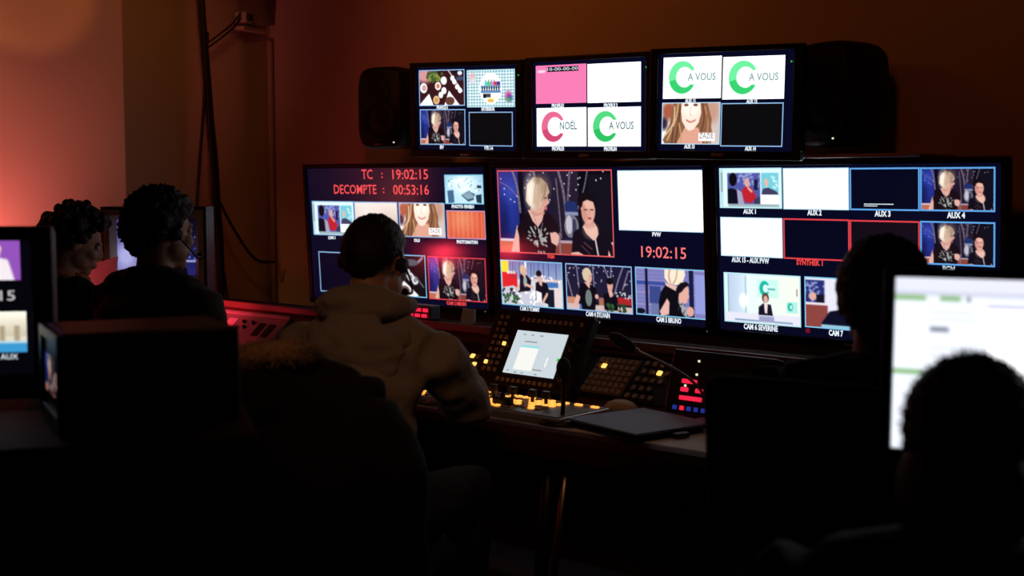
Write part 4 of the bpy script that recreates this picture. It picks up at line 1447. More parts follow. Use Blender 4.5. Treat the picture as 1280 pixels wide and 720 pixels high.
def pic_crt():
    c = Canvas(96, 72, (10, 10, 24))
    c.grad(0, 0, .3, 1, (70, 70, 140), (150, 140, 210), 'v')
    c.ell(.12, .65, .12, .22, (190, 190, 250), soft=.5)
    c.grad(.55, 0, 1, 1, (10, 12, 30), (44, 42, 120))
    c.dots(26, .55, .05, 1, .45, .012, (200, 210, 255))
    c.dots(20, .7, .45, 1, .75, .02, (96, 110, 220))
    c.ell(.66, .62, .055, .17, (246, 200, 196))
    c.ell(.70, .74, .05, .09, (246, 196, 190))
    c.poly([(.55, .8), (.7, .74), (.86, .82), (.9, 1), (.5, 1)], (12, 10, 20))
    c.rect(.86, .72, 1, .76, (170, 176, 230))
    return c


picture('tube_face', pic_crt().done(), -W2 + 0.053, W2 - 0.053, Hh - 0.053, 0.064, ct, y=0.034, gain=0.8)
for i in range(4):
    bm = bmesh.new()
    loft_flat(bm, (0.06 + i * 0.025, -0.003, 0.026), (0.06 + i * 0.025, -0.012, 0.026), 0.006, 0.005, 12)
    obj('knob', bm, M_WHITEPL, ct, True)

# red wash lamp (real fixture) standing low by the left wall
rl = empty('red_wash_lamp', (-5.10, 2.55, 0.0), (0, 0, R(-62)), 'red wash lamp standing by the left wall', 'lamp')
bm = bmesh.new()
loft_flat(bm, (0, 0, 0), (0, 0, 0.02), 0.10, 0.09, 24)
obj('base', bm, M_BLACK, rl, True)
obj('pole', loft(bmesh.new(), [(0, 0, 0.01), (0, 0, 0.80)], 0.012, n=10), M_BLACK, rl, True)
bm = bmesh.new()
box(bm, (-0.09, -0.03, 0.80), (0.09, 0.03, 0.94), 0.008)
obj('housing', bm, M_BLACK, rl)
RED_E = (1.0, 0.030, 0.045)
bm = bmesh.new()
box(bm, (-0.075, 0.0295, 0.815), (0.075, 0.034, 0.925), 0.002)
obj('lens', bm, mat('red_lamp_lens', (0.2, 0.01, 0.01), 0.3, emit=(1.0, 0.035, 0.075), strength=62), rl)
light('red_wash_light', 'SPOT', (-5.10, 2.34, 0.98), (-5.45, 2.52, 1.32), (1.0, 0.18, 0.17), 40, spot_size=R(104), spot_blend=0.8, shadow_soft_size=0.05)
light('red_ledge_light', 'SPOT', (-5.00, 2.52, 0.96), (-4.80, 3.45, 0.82), (1.0, 0.035, 0.075), 55, spot_size=R(36), spot_blend=0.9, shadow_soft_size=0.04)

light('red_side_light', 'SPOT', (-5.02, 2.46, 1.00), (-4.62, 2.68, 1.04), (1.0, 0.06, 0.11), 3.5, spot_size=R(44), spot_blend=0.9, shadow_soft_size=0.04)

# white sheet on a copy stand catching the red light
cs = empty('copy_stand', (-4.625, 2.685, 0.0), (0, 0, R(6)), 'copy stand with a sheet glowing pink between the curly-haired and bushy-haired persons', 'stand')
obj('foot', B((-0.10, -0.10, 0.0), (0.10, 0.10, 0.014), 0.004), M_BLACK, cs)
obj('post', loft(bmesh.new(), [(0, 0.03, 0.008), (0, 0.03, 0.98)], 0.009, n=10), M_BLACK, cs, True)
bm = bmesh.new()
box(bm, (-0.13, -0.002, -0.10), (0.13, 0.002, 0.10), 0.0, mtx=Matrix.Translation((0, 0.0, 1.03)) @ Matrix.Rotation(R(-24), 4, 'X') @ Matrix.Rotation(R(-16), 4, 'Y'))
obj('sheet', bm, M_PAPER, cs)

# cable bundle down the left wall
cb = empty('cable_bundle', (WX + 0.10, 3.88, 0.9), (0, 0, 0), 'bundle of black cables hanging down the left wall', 'cable')
base = [(0.0, -0.03, 1.92), (0.0, -0.02, 1.45), (0.005, 0.0, 1.00), (0.0, 0.03, 0.60), (0.0, 0.055, 0.25), (0.0, 0.07, -0.12)]
rg_ = random.Random(9)
for i in range(9):
    ox, oy = rg_.uniform(-0.018, 0.018), rg_.uniform(-0.026, 0.026)
    pts = [(x + ox * rg_.uniform(.4, 1.2), y + oy * rg_.uniform(.3, 1.3), z) for x, y, z in base]
    obj('cable', loft(bmesh.new(), spline(pts, 6), rg_.uniform(0.007, 0.012), n=8), M_GREYC if i == 4 else M_CABLE, cb, True)
obj('cable', loft(bmesh.new(), spline([(0.01, 0.0, 1.3), (0.01, -0.03, 0.95), (0.01, -0.075, 0.55), (0.02, -0.10, 0.36)], 6), 0.008, n=8), M_CABLE, cb, True)
obj('cable', loft(bmesh.new(), spline([(0.0, 0.03, 0.50), (0.01, 0.14, 0.30), (0.0, 0.28, 0.14), (0.01, 0.40, 0.12)], 6), 0.008, n=8), M_CABLE, cb, True)
obj('cable', loft(bmesh.new(), spline([(0.01, 0.02, 0.4), (0.01, 0.07, 0.1), (0.01, 0.10, -0.12)], 6), 0.005, n=8), M_CABLE, cb, True)
for d_ in (0.0, 0.025):
    obj('cable', loft(bmesh.new(), spline([(0.0, -0.01, 1.24 - d_), (0.0, 0.08, 1.30 - d_), (0.0, 0.17, 1.37 - d_), (0.0, 0.21, 1.42 - d_)], 6), 0.005, n=8), M_CABLE, cb, True)

wc = empty('wall_camera', (WX + 0.06, 4.115, 2.30), (0, 0, R(18)), 'small pale box camera on a corner bracket high on the wall', 'camera')
obj('body', B((-0.03, -0.028, -0.028), (0.06, 0.028, 0.028), 0.004), M_WHITEPL, wc)
bm = bmesh.new()
loft_flat(bm, (0.058, 0, 0), (0.075, 0, 0), 0.018, 0.017, 20)
obj('lens', bm, M_BLACK, wc, True)
obj('bracket', B((-0.05, -0.03, -0.065), (0.05, 0.17, -0.045), 0.003), M_WHITEPL, wc)
obj('junction_box', B((-0.02, 0.105, -0.03), (0.04, 0.165, 0.012), 0.003), M_WHITEPL, wc)


# ------------------------------------------------------------------ foreground left: cabinet, small tube monitor, flat monitor
a16 = Vector((0.53522, 0.84465, 0))
b16 = Vector((-0.84465, 0.53522, 0))
cab = empty('equipment_cabinet', (-1.90, 1.42, 0.0), (0, 0, math.atan2(a16.y, a16.x)), 'brown veneered equipment cabinet carrying the foreground monitors', 'cabinet')
obj('carcass', B((-1.0, 0.012, 0.04), (0.0, 0.38, 0.955), 0.002), M_CABINET, cab)
obj('top', B((-1.02, -0.01, 0.955), (0.01, 0.39, 0.978), 0.003), M_CABINET, cab)
obj('plinth', B((-0.98, 0.04, 0.0), (-0.02, 0.35, 0.041)), M_BLACKM, cab)
for x0, x1 in ((-0.995, -0.502), (-0.498, -0.005)):
    d_ = obj('door', B((x0, -0.006, 0.05), (x1, 0.012, 0.950), 0.002), M_CABINET, cab)
    hx = x1 - 0.04 if x1 < -0.4 else x0 + 0.04
    obj('handle', B((hx - 0.006, -0.024, 0.55), (hx + 0.006, -0.005, 0.68), 0.003), M_BLACK, d_)

# small tube monitor seen from its side
a27 = Vector((0.36422, 0.93125, 0))
tm = empty('tube_monitor', (-2.134, 1.165, 0.979), (0, 0, math.atan2(a27.y, a27.x)), 'small black tube monitor on the brown cabinet, seen from its side', 'monitor')
# local +x runs back from the screen, local +y away from the lens side
obj('casing', B((0.012, 0.0, 0.006), (0.335, 0.25, 0.187), 0.008), M_BLACK, tm)
bm = bmesh.new()
for lo, hi in (((0.0, 0.0, 0.006), (0.014, 0.25, 0.034)), ((0.0, 0.0, 0.166), (0.014, 0.25, 0.187)), ((0.0, 0.0, 0.03), (0.014, 0.022, 0.17)), ((0.0, 0.228, 0.03), (0.014, 0.25, 0.17))):
    box(bm, lo, hi, 0.002)
obj('front_frame', bm, M_BLACK, tm)
face = picture('tube_face', pic_two_women(96, 64).done(), -0.085, 0.085, 0.135, 0.062, tm, y=0.0, gain=0.55)  # dim reflected picture, put in as a glowing surface
face.rotation_euler = (0, 0, R(-90))
face.location = (0.006, 0.125, 0)
bm = bmesh.new()
for i in range(10):
    box(bm, (0.19 + i * 0.013, -0.002, 0.05), (0.197 + i * 0.013, 0.002, 0.15))
obj('vent', bm, M_BLACKM, tm)
quad_back = obj('dark_glass', B((0.008, 0.02, 0.03), (0.013, 0.23, 0.17)), M_BLACK, tm)
obj('top_highlight', B((0.01, -0.001, 0.182), (0.335, 0.012, 0.1895), 0.002), mat('edge_highlight', (0.10, 0.07, 0.05), 0.5), tm)  # highlight along the casing's top edge, put in as a lighter strip
for x in (0.04, 0.30):
    for y in (0.03, 0.22):
        obj('foot', B((x - 0.012, y - 0.012, 0.0), (x + 0.012, y + 0.012, 0.007)), M_BLACKM, tm)

# flat monitor at the left edge
st = empty('side_table', (-2.74, 1.12, 0.0), (0, 0, R(50)), 'black side table carrying the flat monitor at the left edge', 'table')
obj('tabletop', B((-0.30, -0.10, 0.915), (0.25, 0.24, 0.945), 0.004), M_BLACKM, st)
for x in (-0.27, 0.22):
    for y in (-0.07, 0.21):
        obj('leg', B((x - 0.018, y - 0.018, 0.0), (x + 0.018, y + 0.018, 0.915), 0.003), M_BLACK, st)
fmn = empty('flat_monitor', (-2.697, 1.163, 0.945), (0, 0, R(50)), 'black flat monitor at the left edge showing tiles with a timer', 'monitor')
fm_ax = 0.235
bm = bmesh.new()
for lo, hi in (((-0.275, -0.012, 0.06), (0.275, 0.02, 0.092)), ((-0.275, -0.012, 0.375), (0.275, 0.02, 0.405)), ((-0.275, -0.012, 0.088), (-0.240, 0.02, 0.379)), ((0.232, -0.012, 0.088), (0.275, 0.02, 0.379))):
    box(bm, lo, hi, 0.004)
obj('bezel', bm, M_BEZEL, fmn)
obj('rear_casing', B((-0.272, 0.018, 0.063), (0.272, 0.06, 0.402), 0.01), M_BLACK, fmn)
obj('stand_neck', B((-0.04, 0.02, 0.005), (0.04, 0.05, 0.20), 0.004), M_BLACK, fmn)
obj('stand_foot', B((-0.12, -0.06, 0.0), (0.12, 0.10, 0.012), 0.005), M_BLACK, fmn)
quad('screen_panel', -0.241, 0.233, 0.376, 0.091, glow('dark_panel_black', (6, 5, 12)), fmn, y=0.0)
for x0, x1, z1, z0, pc, cp in ((.050, .209, .378, .292, pic_guest(), None), (.045, .218, .225, .139, pic_pale_street(), 'AUX'), (-.14, .03, .368, .284, pic_two_women(64, 40), None), (-.14, .03, .225, .139, pic_cam4(), 'CAM 4')):
    p = picture('picture', pc.done(), x0, x1, z1, z0, fmn)
    if cp:
        text(cp, p, (x0 + x1) / 2 + .05, z0 - .010, .012, G_CAP, .035)
text('19:02:15', fmn, .132, .258, .022, glow('timer_white', (200, 196, 200)), .130, name='timer_lettering')

# ------------------------------------------------------------------ foreground right: desk and bright monitor
rd = empty('rear_desk', (-0.62, 1.88, 0.0), (0, 0, R(16)), 'black second-row desk under the bright white screen', 'desk')
obj('worktop', B((-0.30, -0.22, 0.69), (0.70, 0.16, 0.72), 0.004), M_BLACKM, rd)
obj('back_panel', B((-0.28, 0.12, 0.05), (0.68, 0.14, 0.69)), M_BLACKM, rd)
for x in (-0.26, 0.66):
    for y in (-0.19, 0.11):
        obj('leg', B((x - 0.02, y - 0.02, 0.0), (x + 0.02, y + 0.02, 0.69), 0.003), M_BLACK, rd)
bmn = empty('desktop_monitor', (-0.652, 1.936, 0.7206), (R(-2), 0, R(16.3)), 'bright white desktop monitor partly hidden by the frizzy head at right', 'monitor')
bm = bmesh.new()
for lo, hi in (((-0.247, -0.010, 0.280), (0.247, 0.02, 0.306)), ((-0.247, -0.010, 0.574), (0.247, 0.02, 0.590)), ((-0.247, -0.010, 0.302), (-0.229, 0.02, 0.578)), ((0.229, -0.010, 0.302), (0.247, 0.02, 0.578))):
    box(bm, lo, hi, 0.004)
obj('bezel', bm, M_BEZEL, bmn)
obj('rear_casing', B((-0.244, 0.018, 0.283), (0.244, 0.055, 0.587), 0.01), M_BLACK, bmn)
obj('stand_neck', B((-0.04, 0.02, 0.005), (0.04, 0.05, 0.35), 0.004), M_BLACK, bmn)
obj('stand_foot', B((-0.13, -0.07, 0.0), (0.13, 0.11, 0.014), 0.005), M_BLACK, bmn)


def pic_spreadsheet():
    c = Canvas(150, 92, (226, 230, 242))
    c.rect(0, 0, 1, .10, (222, 224, 238))
    c.rect(0, .09, .76, .11, (200, 204, 222))
    c.rect(.30, .15, .78, .97, (255, 255, 255))
    c.rect(.0, .13, .30, .95, (230, 234, 244))
    c.rect(.79, .08, .83, .25, (186, 196, 226))
    c.rect(.73, .24, 1, .262, (120, 150, 214))
    c.rect(.84, .27, 1, .46, (238, 242, 252))
    c.rect(.73, .47, 1, .49, (168, 166, 220))
    for y, xs in ((.125, ((.0, .105), (.15, .215))), (.155, ((.82, .92), (.94, .99))), (.545, ((.0, .10), (.14, .22)))):
        for x0, x1 in xs:
            c.rect(x0, y - .013, x1, y + .018, (140, 186, 128))
    c.rect(.235, .115, .245, .14, (60, 70, 60))
    c.rect(.12, .285, .18, .315, (130, 138, 150))
    c.rect(.30, .155, .50, .175, (176, 180, 216))
    for y in (.20, .24, .40, .44, .62, .68, .74, .80):
        c.rect(.12, y, .26, y + .01, (206, 212, 226), .7)
    for y in (.55, .6, .66, .72, .78, .84, .9):
        c.rect(.34, y, .72, y + .012, (214, 218, 232))
    return c


picture('screen_panel', pic_spreadsheet().done(), -0.230, 0.230, 0.576, 0.304, bmn, y=0.0, gain=1.1)


# ------------------------------------------------------------------ office chairs
def make_chair(loc, yaw, seat_h, label, back_top, wide=0.23):
    t = empty('office_chair', loc, (0, 0, R(yaw)), label, 'chair', 'office chairs at the desks')
    h = seat_h
    obj('seat', B((-0.24, -0.23, h - 0.08), (0.24, 0.25, h), 0.035, 3), M_FABRIC, t, True)
    bm = bmesh.new()
    box(bm, (-wide, -0.035, 0.0), (wide, 0.035, back_top - h - 0.08), 0.033, 4)
    for v in bm.verts:
        v.co.y -= 0.07 * (v.co.x / wide) ** 2 * -1 + 0.02 * math.sin(v.co.z * 6)
    bmesh.ops.transform(bm, matrix=Matrix.Translation((0, -0.27, h + 0.08)) @ Matrix.Rotation(R(7), 4, 'X'), verts=bm.verts)
    obj('backrest', bm, M_FABRIC, t, True)
    bm = loft(bmesh.new(), spline([(0, -0.05, h - 0.09), (0, -0.30, h - 0.08), (0, -0.345, h + 0.05), (0, -0.345, h + 0.28)]), 0.028, 0.014, n=10)
    obj('back_bar', bm, M_BLACK, t, True)
    bm = bmesh.new()
    loft_flat(bm, (0, 0, 0.09), (0, 0, h - 0.07), 0.028, 0.024, 16)
    obj('column', bm, M_BLACK, t, True)
    for k in range(5):
        a = 2 * math.pi * k / 5 + 0.3
        bm = loft(bmesh.new(), [(0.02 * math.cos(a), 0.02 * math.sin(a), 0.105), (0.29 * math.cos(a), 0.29 * math.sin(a), 0.07)], [0.026, 0.016], [0.018, 0.012], n=10)
        lg = obj('leg', bm, M_BLACK, t, True)
        bm = bmesh.new()
        p = Vector((0.29 * math.cos(a), 0.29 * math.sin(a), 0.028))
        q = Vector((-math.sin(a), math.cos(a), 0)) * 0.022
        loft_flat(bm, p - q, p + q, 0.028, 0.028, 16)
        obj('caster', bm, M_BLACKM, lg, True)
    return t


# ------------------------------------------------------------------ people
def remeshed(bm, voxel, smooth_it=4, wrinkle=0.0, wscale=9.0, seed=0.0):
    """union of overlapping closed shapes as one continuous mesh"""
    me = bpy.data.meshes.new('tmp')
    bmesh.ops.recalc_face_normals(bm, faces=bm.faces)
    bm.to_mesh(me)
    bm.free()
    o = bpy.data.objects.new('tmp', me)
    COL.objects.link(o)
    md = o.modifiers.new('r', 'REMESH')
    md.mode = 'VOXEL'
    md.voxel_size = voxel
    md2 = o.modifiers.new('s', 'SMOOTH')
    md2.factor = 0.5
    md2.iterations = smooth_it
    dg = bpy.context.evaluated_depsgraph_get()
    out = bpy.data.meshes.new_from_object(o.evaluated_get(dg))
    bpy.data.objects.remove(o)
    bpy.data.meshes.remove(me)
    if wrinkle:
        nrm = [v.normal.copy() for v in out.vertices]
        for v, n in zip(out.vertices, nrm):
            p = v.co
            f = noise.noise(Vector((p.x * wscale + seed, p.y * wscale, p.z * wscale * 1.8)))
            f += 0.5 * noise.noise(Vector((p.x * wscale * 2.3, p.y * wscale * 2.3 + seed, p.z * wscale * 3.4)))
            v.co = p + n * (f * wrinkle)
    return out


def head_mtx(hc, yaw, pitch, roll=0):
    return Matrix.Translation(hc) @ Euler((R(pitch), R(roll), R(yaw)), 'XYZ').to_matrix().to_4x4()


def put_head(bm, M):
    t = bmesh.new()
    ellipsoid(t, (0, -0.012, 0.028), (0.073, 0.092, 0.086), u=26, v=18)
    ellipsoid(t, (0, 0.028, -0.036), (0.058, 0.062, 0.076), u=24, v=16)
    ellipsoid(t, (0, 0.062, -0.094), (0.026, 0.026, 0.022))
    ellipsoid(t, (0, 0.076, 0.020), (0.048, 0.018, 0.012))
    ellipsoid(t, (0, 0.092, -0.060), (0.022, 0.010, 0.006))
    ellipsoid(t, (0, 0.090, -0.070), (0.020, 0.010, 0.006))
    loft(t, [(0, 0.086, 0.012), (0, 0.100, -0.012), (0, 0.106, -0.030)], [0.008, 0.010, 0.013], [0.008, 0.009, 0.011], n=10)
    for s in (-1, 1):
        ellipsoid(t, (s * 0.036, 0.058, -0.028), (0.026, 0.028, 0.024))
        ellipsoid(t, (s * 0.010, 0.096, -0.034), (0.008, 0.010, 0.007))
        ellipsoid(t, (s * 0.076, -0.010, -0.006), (0.011, 0.022, 0.033), mtx=Matrix.Rotation(R(s * 16), 4, 'Z'))
        ellipsoid(t, (s * 0.050, 0.024, -0.060), (0.016, 0.036, 0.028))
    bmesh.ops.transform(t, matrix=M, verts=t.verts)
    merge(bm, t)


def hair_bm(M, grow=(0.014, 0.016, 0.016), rough=0.004, rscale=26, back=-0.72, side=-0.10, front=0.52, low=0.0, seed=0.0, extra=None):
    t = bmesh.new()
    bmesh.ops.create_uvsphere(t, u_segments=84, v_segments=60, radius=1)
    for v in t.verts:
        d = v.co.normalized()
        hd = Vector((d.x, d.y, 0))
        c = -hd.y / max(hd.length, 1e-4)              # +1 back, -1 front
        th = (side + (back - side) * c) if c > 0 else (side + (front - side) * (-c) ** 0.7)
        k = min(1, max(0, (d.z - th) / 0.10 + 0.5))
        k = k * k * (3 - 2 * k)
        rr = Vector((0.073 + grow[0], 0.092 + grow[1], 0.086 + grow[2]))
        if low and c > 0.0 and d.z < 0:
            rr *= 1 + low * c * (-d.z)
        o = Vector((d.x * rr.x, d.y * rr.y, d.z * rr.z))
        n1 = noise.noise(Vector((d.x * rscale * .3 + seed, d.y * rscale * .3, d.z * rscale * .3)))
        n2 = noise.noise(Vector((d.x * rscale + seed, d.y * rscale, d.z * rscale * .6)))
        o *= 1 + (n1 * 0.9 + n2 * 0.7) * rough / 0.09
        i = Vector((d.x * 0.055, d.y * 0.075, d.z * 0.068))
        v.co = i.lerp(o, k) + Vector((0, -0.012, 0.028))
    if extra:
        extra(t)
    bmesh.ops.transform(t, matrix=M, verts=t.verts)
    return t


def arm_pts(sh, el, wr):
    sh, el, wr = Vector(sh), Vector(el), Vector(wr)
    return [sh, sh.lerp(el, .5), el, el.lerp(wr, .5), wr]


def put_hand(bm, wr, d, up, s):
    """palm, four fingers with bends and a side thumb; wr wrist, d pointing direction, up back-of-hand normal"""
    d, up = Vector(d).normalized(), Vector(up).normalized()
    sd = d.cross(up).normalized() * s
    wr = Vector(wr)
    loft(bm, [wr - d * 0.02, wr + d * 0.02, wr + d * 0.06, wr + d * 0.09], [0.024, 0.034, 0.041, 0.040], [0.020, 0.015, 0.014, 0.012], n=12, ref=sd)
    for i, (o, L) in enumerate(((-0.031, 0.068), (-0.0105, 0.078), (0.0105, 0.072), (0.031, 0.056))):
        b = wr + d * 0.085 + sd * o
        p = [b, b + d * L * .42 + up * 0.004, b + d * L * .74 - up * 0.010, b + d * L * .92 - up * 0.026]
        loft(bm, p, [0.0088, 0.0085, 0.0078, 0.0066], n=8)
    b = wr + d * 0.025 - sd * 0.028
    loft(bm, [b, b - sd * 0.022 + d * 0.022 - up * 0.006, b - sd * 0.030 + d * 0.050 - up * 0.012, b - sd * 0.028 + d * 0.070 - up * 0.016], [0.014, 0.0115, 0.010, 0.008], n=8)


def make_person(loc, yaw, seat, top, label, lean, head, el, wr, clothes, hair, hood=False, mats=None, shoulder=0.185, hscale=1.0, turn=0, knees=0.10, face_eyes=True, sdrop=0.0):
    """local frame: +y is where the body faces; loc = floor point under the pelvis; el / wr = (left, right) joints in local coordinates"""
    hy, hp, hr, hf = head
    off = Matrix.Rotation(R(yaw), 3, 'Z') @ Vector((hf[0], lean + hf[1], 0))      # loc is given at the head
    loc = (loc[0] - off.x, loc[1] - off.y, 0)
    t = empty('person', loc, (0, 0, R(yaw)), label, 'person')
    P = Vector((0, 0, seat + 0.09))
    neck = Vector((0.0, lean, top - 0.255 * hscale))
    hc = Vector((hf[0], lean + hf[1], top - 0.118 * hscale))
    MH = head_mtx(hc, hy, hp, hr) @ Matrix.Scale(hscale, 4)
    mid = P.lerp(neck, 0.5) + Vector((0, -0.03, 0))
    ch = P.lerp(neck, 0.76) + Vector((0, -0.015, 0))
    tr = Matrix.Rotation(R(turn), 3, 'Z')
    SL_ = neck + tr @ Vector((-shoulder, 0.0, -0.055 - sdrop))
    SR_ = neck + tr @ Vector((shoulder, 0.0, -0.055 - sdrop))
    # ---- skin
    bm = bmesh.new()
    put_head(bm, MH)
    loft(bm, [neck + Vector((0, -0.01, -0.06)), neck + Vector((0, 0.0, 0.02)), MH @ Vector((0, -0.018, -0.055)), MH @ Vector((0, -0.015, -0.01))], [0.075, 0.058, 0.054, 0.05], [0.06, 0.056, 0.058, 0.05], n=16)
    loft(bm, [P, mid, ch, neck + Vector((0, -0.01, -0.05)), neck], [0.15, 0.13, 0.15, 0.13, 0.05], [0.10, 0.095, 0.105, 0.07, 0.05], n=18)
    arms = ((SL_, Vector(el[0]), Vector(wr[0]), -1), (SR_, Vector(el[1]), Vector(wr[1]), 1))
    for sh, e, wv, s in arms:
        loft(bm, arm_pts(sh, e, wv), [0.046, 0.043, 0.036, 0.034, 0.024], n=12)
        d = (wv - e).normalized()
        put_hand(bm, wv, Vector((d.x, d.y, d.z * 0.25)), (0, 0, 1), s)
    legs = []
    for s in (-1, 1):
        hip = P + Vector((s * 0.09, 0.0, -0.02))
        kn = Vector((s * (0.09 + knees), 0.43, seat + 0.075))
        an = Vector((s * (0.09 + knees * .8), 0.40, 0.10))
        legs.append((hip, kn, an, s))
        loft(bm, [hip, hip.lerp(kn, .5), kn, kn.lerp(an, .35), an], [0.075, 0.068, 0.052, 0.050, 0.034], n=12)
        loft(bm, [an + Vector((0, -0.05, -0.05)), an + Vector((0, 0.05, -0.06)), an + Vector((0, 0.15, -0.075))], [0.034, 0.038, 0.030], [0.03, 0.03, 0.018], n=10)
    me = remeshed(bm, 0.0065, 3)
    obj('body', me, mats['skin'], t, True)
    if face_eyes:
        for s in (-1, 1):
            e = bmesh.new()
            ellipsoid(e, MH @ Vector((s * 0.031, 0.074, 0.004)), (0.0115, 0.0115, 0.0115), u=14, v=10)
            obj('eye', e, M_EYE, t, True)
    # ---- upper garment
    bm = bmesh.new()
    g = clothes['ease']
    loft(bm, [P + Vector((0, 0, -0.07)), P + Vector((0, -0.01, 0.03)), mid, ch, neck + Vector((0, -0.012, -0.075)), neck + Vector((0, -0.008, -0.02))], [0.175 + g, 0.165 + g, 0.150 + g, 0.170 + g, 0.150 + g, 0.070 + g * .5],
         [0.125 + g, 0.12 + g, 0.108 + g, 0.120 + g, 0.085 + g, 0.066 + g * .5], n=22, ref=tr @ Vector((1, 0, 0)))
    loft(bm, [SL_ + Vector((0.02, 0, 0)), neck + Vector((0, -0.02, -0.03)), SR_ + Vector((-0.02, 0, 0))], [0.055 + g * .6, 0.075 + g * .5, 0.055 + g * .6], n=14, ref=(0, 1, 0))
    for sh, e, wv, s in arms:
        loft(bm, arm_pts(sh, e, e.lerp(wv, 0.94)), [0.058 + g, 0.056 + g, 0.050 + g, 0.045 + g * .8, 0.032 + g * .5], n=14)
    if hood:
        hb_ = bmesh.new()
        ks = [math.pi * (k / 12) * 1.44 - 0.69 for k in range(13)]
        q = [neck + Vector((0.094 * math.cos(a), 0.004 - 0.104 * math.sin(a), 0.026 + 0.018 * math.sin(a))) for a in ks]
        loft(hb_, q, [0.014, 0.022, 0.030, 0.038, 0.045, 0.048, 0.048, 0.048, 0.045, 0.038, 0.030, 0.022, 0.014], [0.022, 0.034, 0.046, 0.056, 0.06, 0.062, 0.062, 0.062, 0.06, 0.056, 0.046, 0.034, 0.022], n=14, ref=(0, 0, 1))
        q = [neck + Vector((0.138 * math.cos(a), -0.010 - 0.135 * math.sin(a), -0.045 - 0.012 * math.sin(a))) for a in ks[2:-2]]
        loft(hb_, q, [0.020, 0.032, 0.040, 0.044, 0.045, 0.044, 0.040, 0.032, 0.020], n=12, ref=(0, 0, 1))
        ellipsoid(hb_, neck + Vector((0.01, -0.135, -0.085)), (0.140, 0.050, 0.100))
        obj('hood', remeshed(hb_, 0.0085, 3, 0.011, 13, 5.0), clothes['mat'], t, True)
    else:
        q = [neck + Vector((0.070 * math.cos(a), -0.004 - 0.066 * math.sin(a), 0.018 * math.sin(a) + 0.006)) for a in [2 * math.pi * k / 12 for k in range(13)]]
        loft(bm, q, 0.018, 0.026, n=8, ref=(0, 0, 1))
    obj(clothes['name'], remeshed(bm, 0.0095, 5, clothes.get('wrinkle', 0.006), 9, yaw), clothes['mat'], t, True)
    # ---- trousers and shoes
    bm = bmesh.new()
    ellipsoid(bm, P + Vector((0, 0.0, -0.015)), (0.185, 0.15, 0.11))
    for hip, kn, an, s in legs:
        loft(bm, [hip, hip.lerp(kn, .5), kn, kn.lerp(an, .3), an + Vector((0, 0, 0.0))], [0.098, 0.090, 0.074, 0.070, 0.058], n=14)
    obj('trousers', remeshed(bm, 0.012, 4, 0.004, 10, 3.0), M_TROUSER, t, True)
    for hip, kn, an, s in legs:
        bm = bmesh.new()
        loft(bm, [an + Vector((0, -0.075, -0.055)), an + Vector((0, 0.0, -0.045)), an + Vector((0, 0.10, -0.062)), an + Vector((0, 0.19, -0.072))], [0.038, 0.046, 0.048, 0.034], [0.040, 0.05, 0.036, 0.024], n=14)
        obj('shoe', bm, M_SHOE, t, True)
    hb = hair_bm(MH, **hair)
    obj('hair', hb, mats['hair'], t, True)
    return t, MH, neck


def headset(t, MH, label, side=1):
    """band over the crown, two ear pads, boom arm to the mouth; stays a thing of its own"""
    W = t.matrix_basis @ MH
    h = empty('headset', W.translation, W.to_euler(), label, 'headset')
    pts = [(0.088 * math.cos(a), -0.012, 0.0 + 0.128 * math.sin(a) - 0.004) for a in [math.pi * k / 16 for k in range(17)]]
    obj('headband', loft(bmesh.new(), pts, 0.011, 0.0035, n=8, ref=(0, 1, 0)), M_BLACK, h, True)
    for s in (-1, 1):
        bm = bmesh.new()
        loft_flat(bm, (s * 0.080, -0.012, -0.006), (s * 0.100, -0.012, -0.006), 0.024, 0.019, 20)
        obj('ear_pad', bm, M_BLACKM, h, True)
    q = spline([(side * 0.098, -0.005, -0.015), (side * 0.098, 0.03, -0.045), (side * 0.082, 0.075, -0.075), (side * 0.045, 0.115, -0.075)], 6)
    obj('boom_arm', loft(bmesh.new(), q, 0.0035, n=8), M_BLACK, h, True)
    bm = bmesh.new()
    ellipsoid(bm, (side * 0.036, 0.120, -0.074), (0.012, 0.012, 0.012), u=14, v=10)
    obj('microphone_tip', bm, M_BLACKM, h, True)
    return h


SK = dict(skin=M_SKIN, hair=M_HAIRD)
# 1: hooded man at the mixer
P1, MH1, N1 = make_person((-2.603, 2.365, 0), 25, 0.48, 1.350, 'person in a grey-beige hoodie seated from behind at the glowing mixer', 0.13, (-6, -8, 2, (0.0, 0.045)),
                          ((-0.30, 0.28, 0.84), (0.225, 0.300, 0.825)), ((-0.20, 0.54, 0.765), (0.09, 0.53, 0.785)),
                          dict(name='hoodie', mat=M_HOODIE, ease=0.018, wrinkle=0.014), dict(grow=(0.008, 0.010, 0.010), rough=0.004, rscale=30, back=-0.92, side=-0.10, front=0.5), hood=True, mats=dict(skin=M_SKIN, hair=M_HAIRB), shoulder=0.195, turn=-8, hscale=1.05, sdrop=0.03)
headset(P1, MH1, 'headset with boom microphone on the head of the hoodie wearer', 1)

# 2: man with headset left
P2, MH2, N2 = make_person((-3.478, 2.264, 0), 12, 0.53, 1.412, 'person in charcoal shirt with bushy dark hair before the cream tube monitor', 0.09, (-10, -3, 0, (0.0, 0.035)),
                          ((-0.28, 0.20, 0.86), (0.215, 0.13, 0.84)), ((-0.18, 0.50, 0.785), (0.10, 0.42, 0.80)),
                          dict(name='shirt', mat=M_SHIRT, ease=0.014, wrinkle=0.007), dict(grow=(0.026, 0.026, 0.024), rough=0.012, rscale=22, back=-0.97, side=-0.30, front=0.55, seed=4.0, low=0.12), mats=SK, shoulder=0.185, hscale=1.04)
headset(P2, MH2, 'headset on the bushy-haired person before the cream tube monitor', 1)


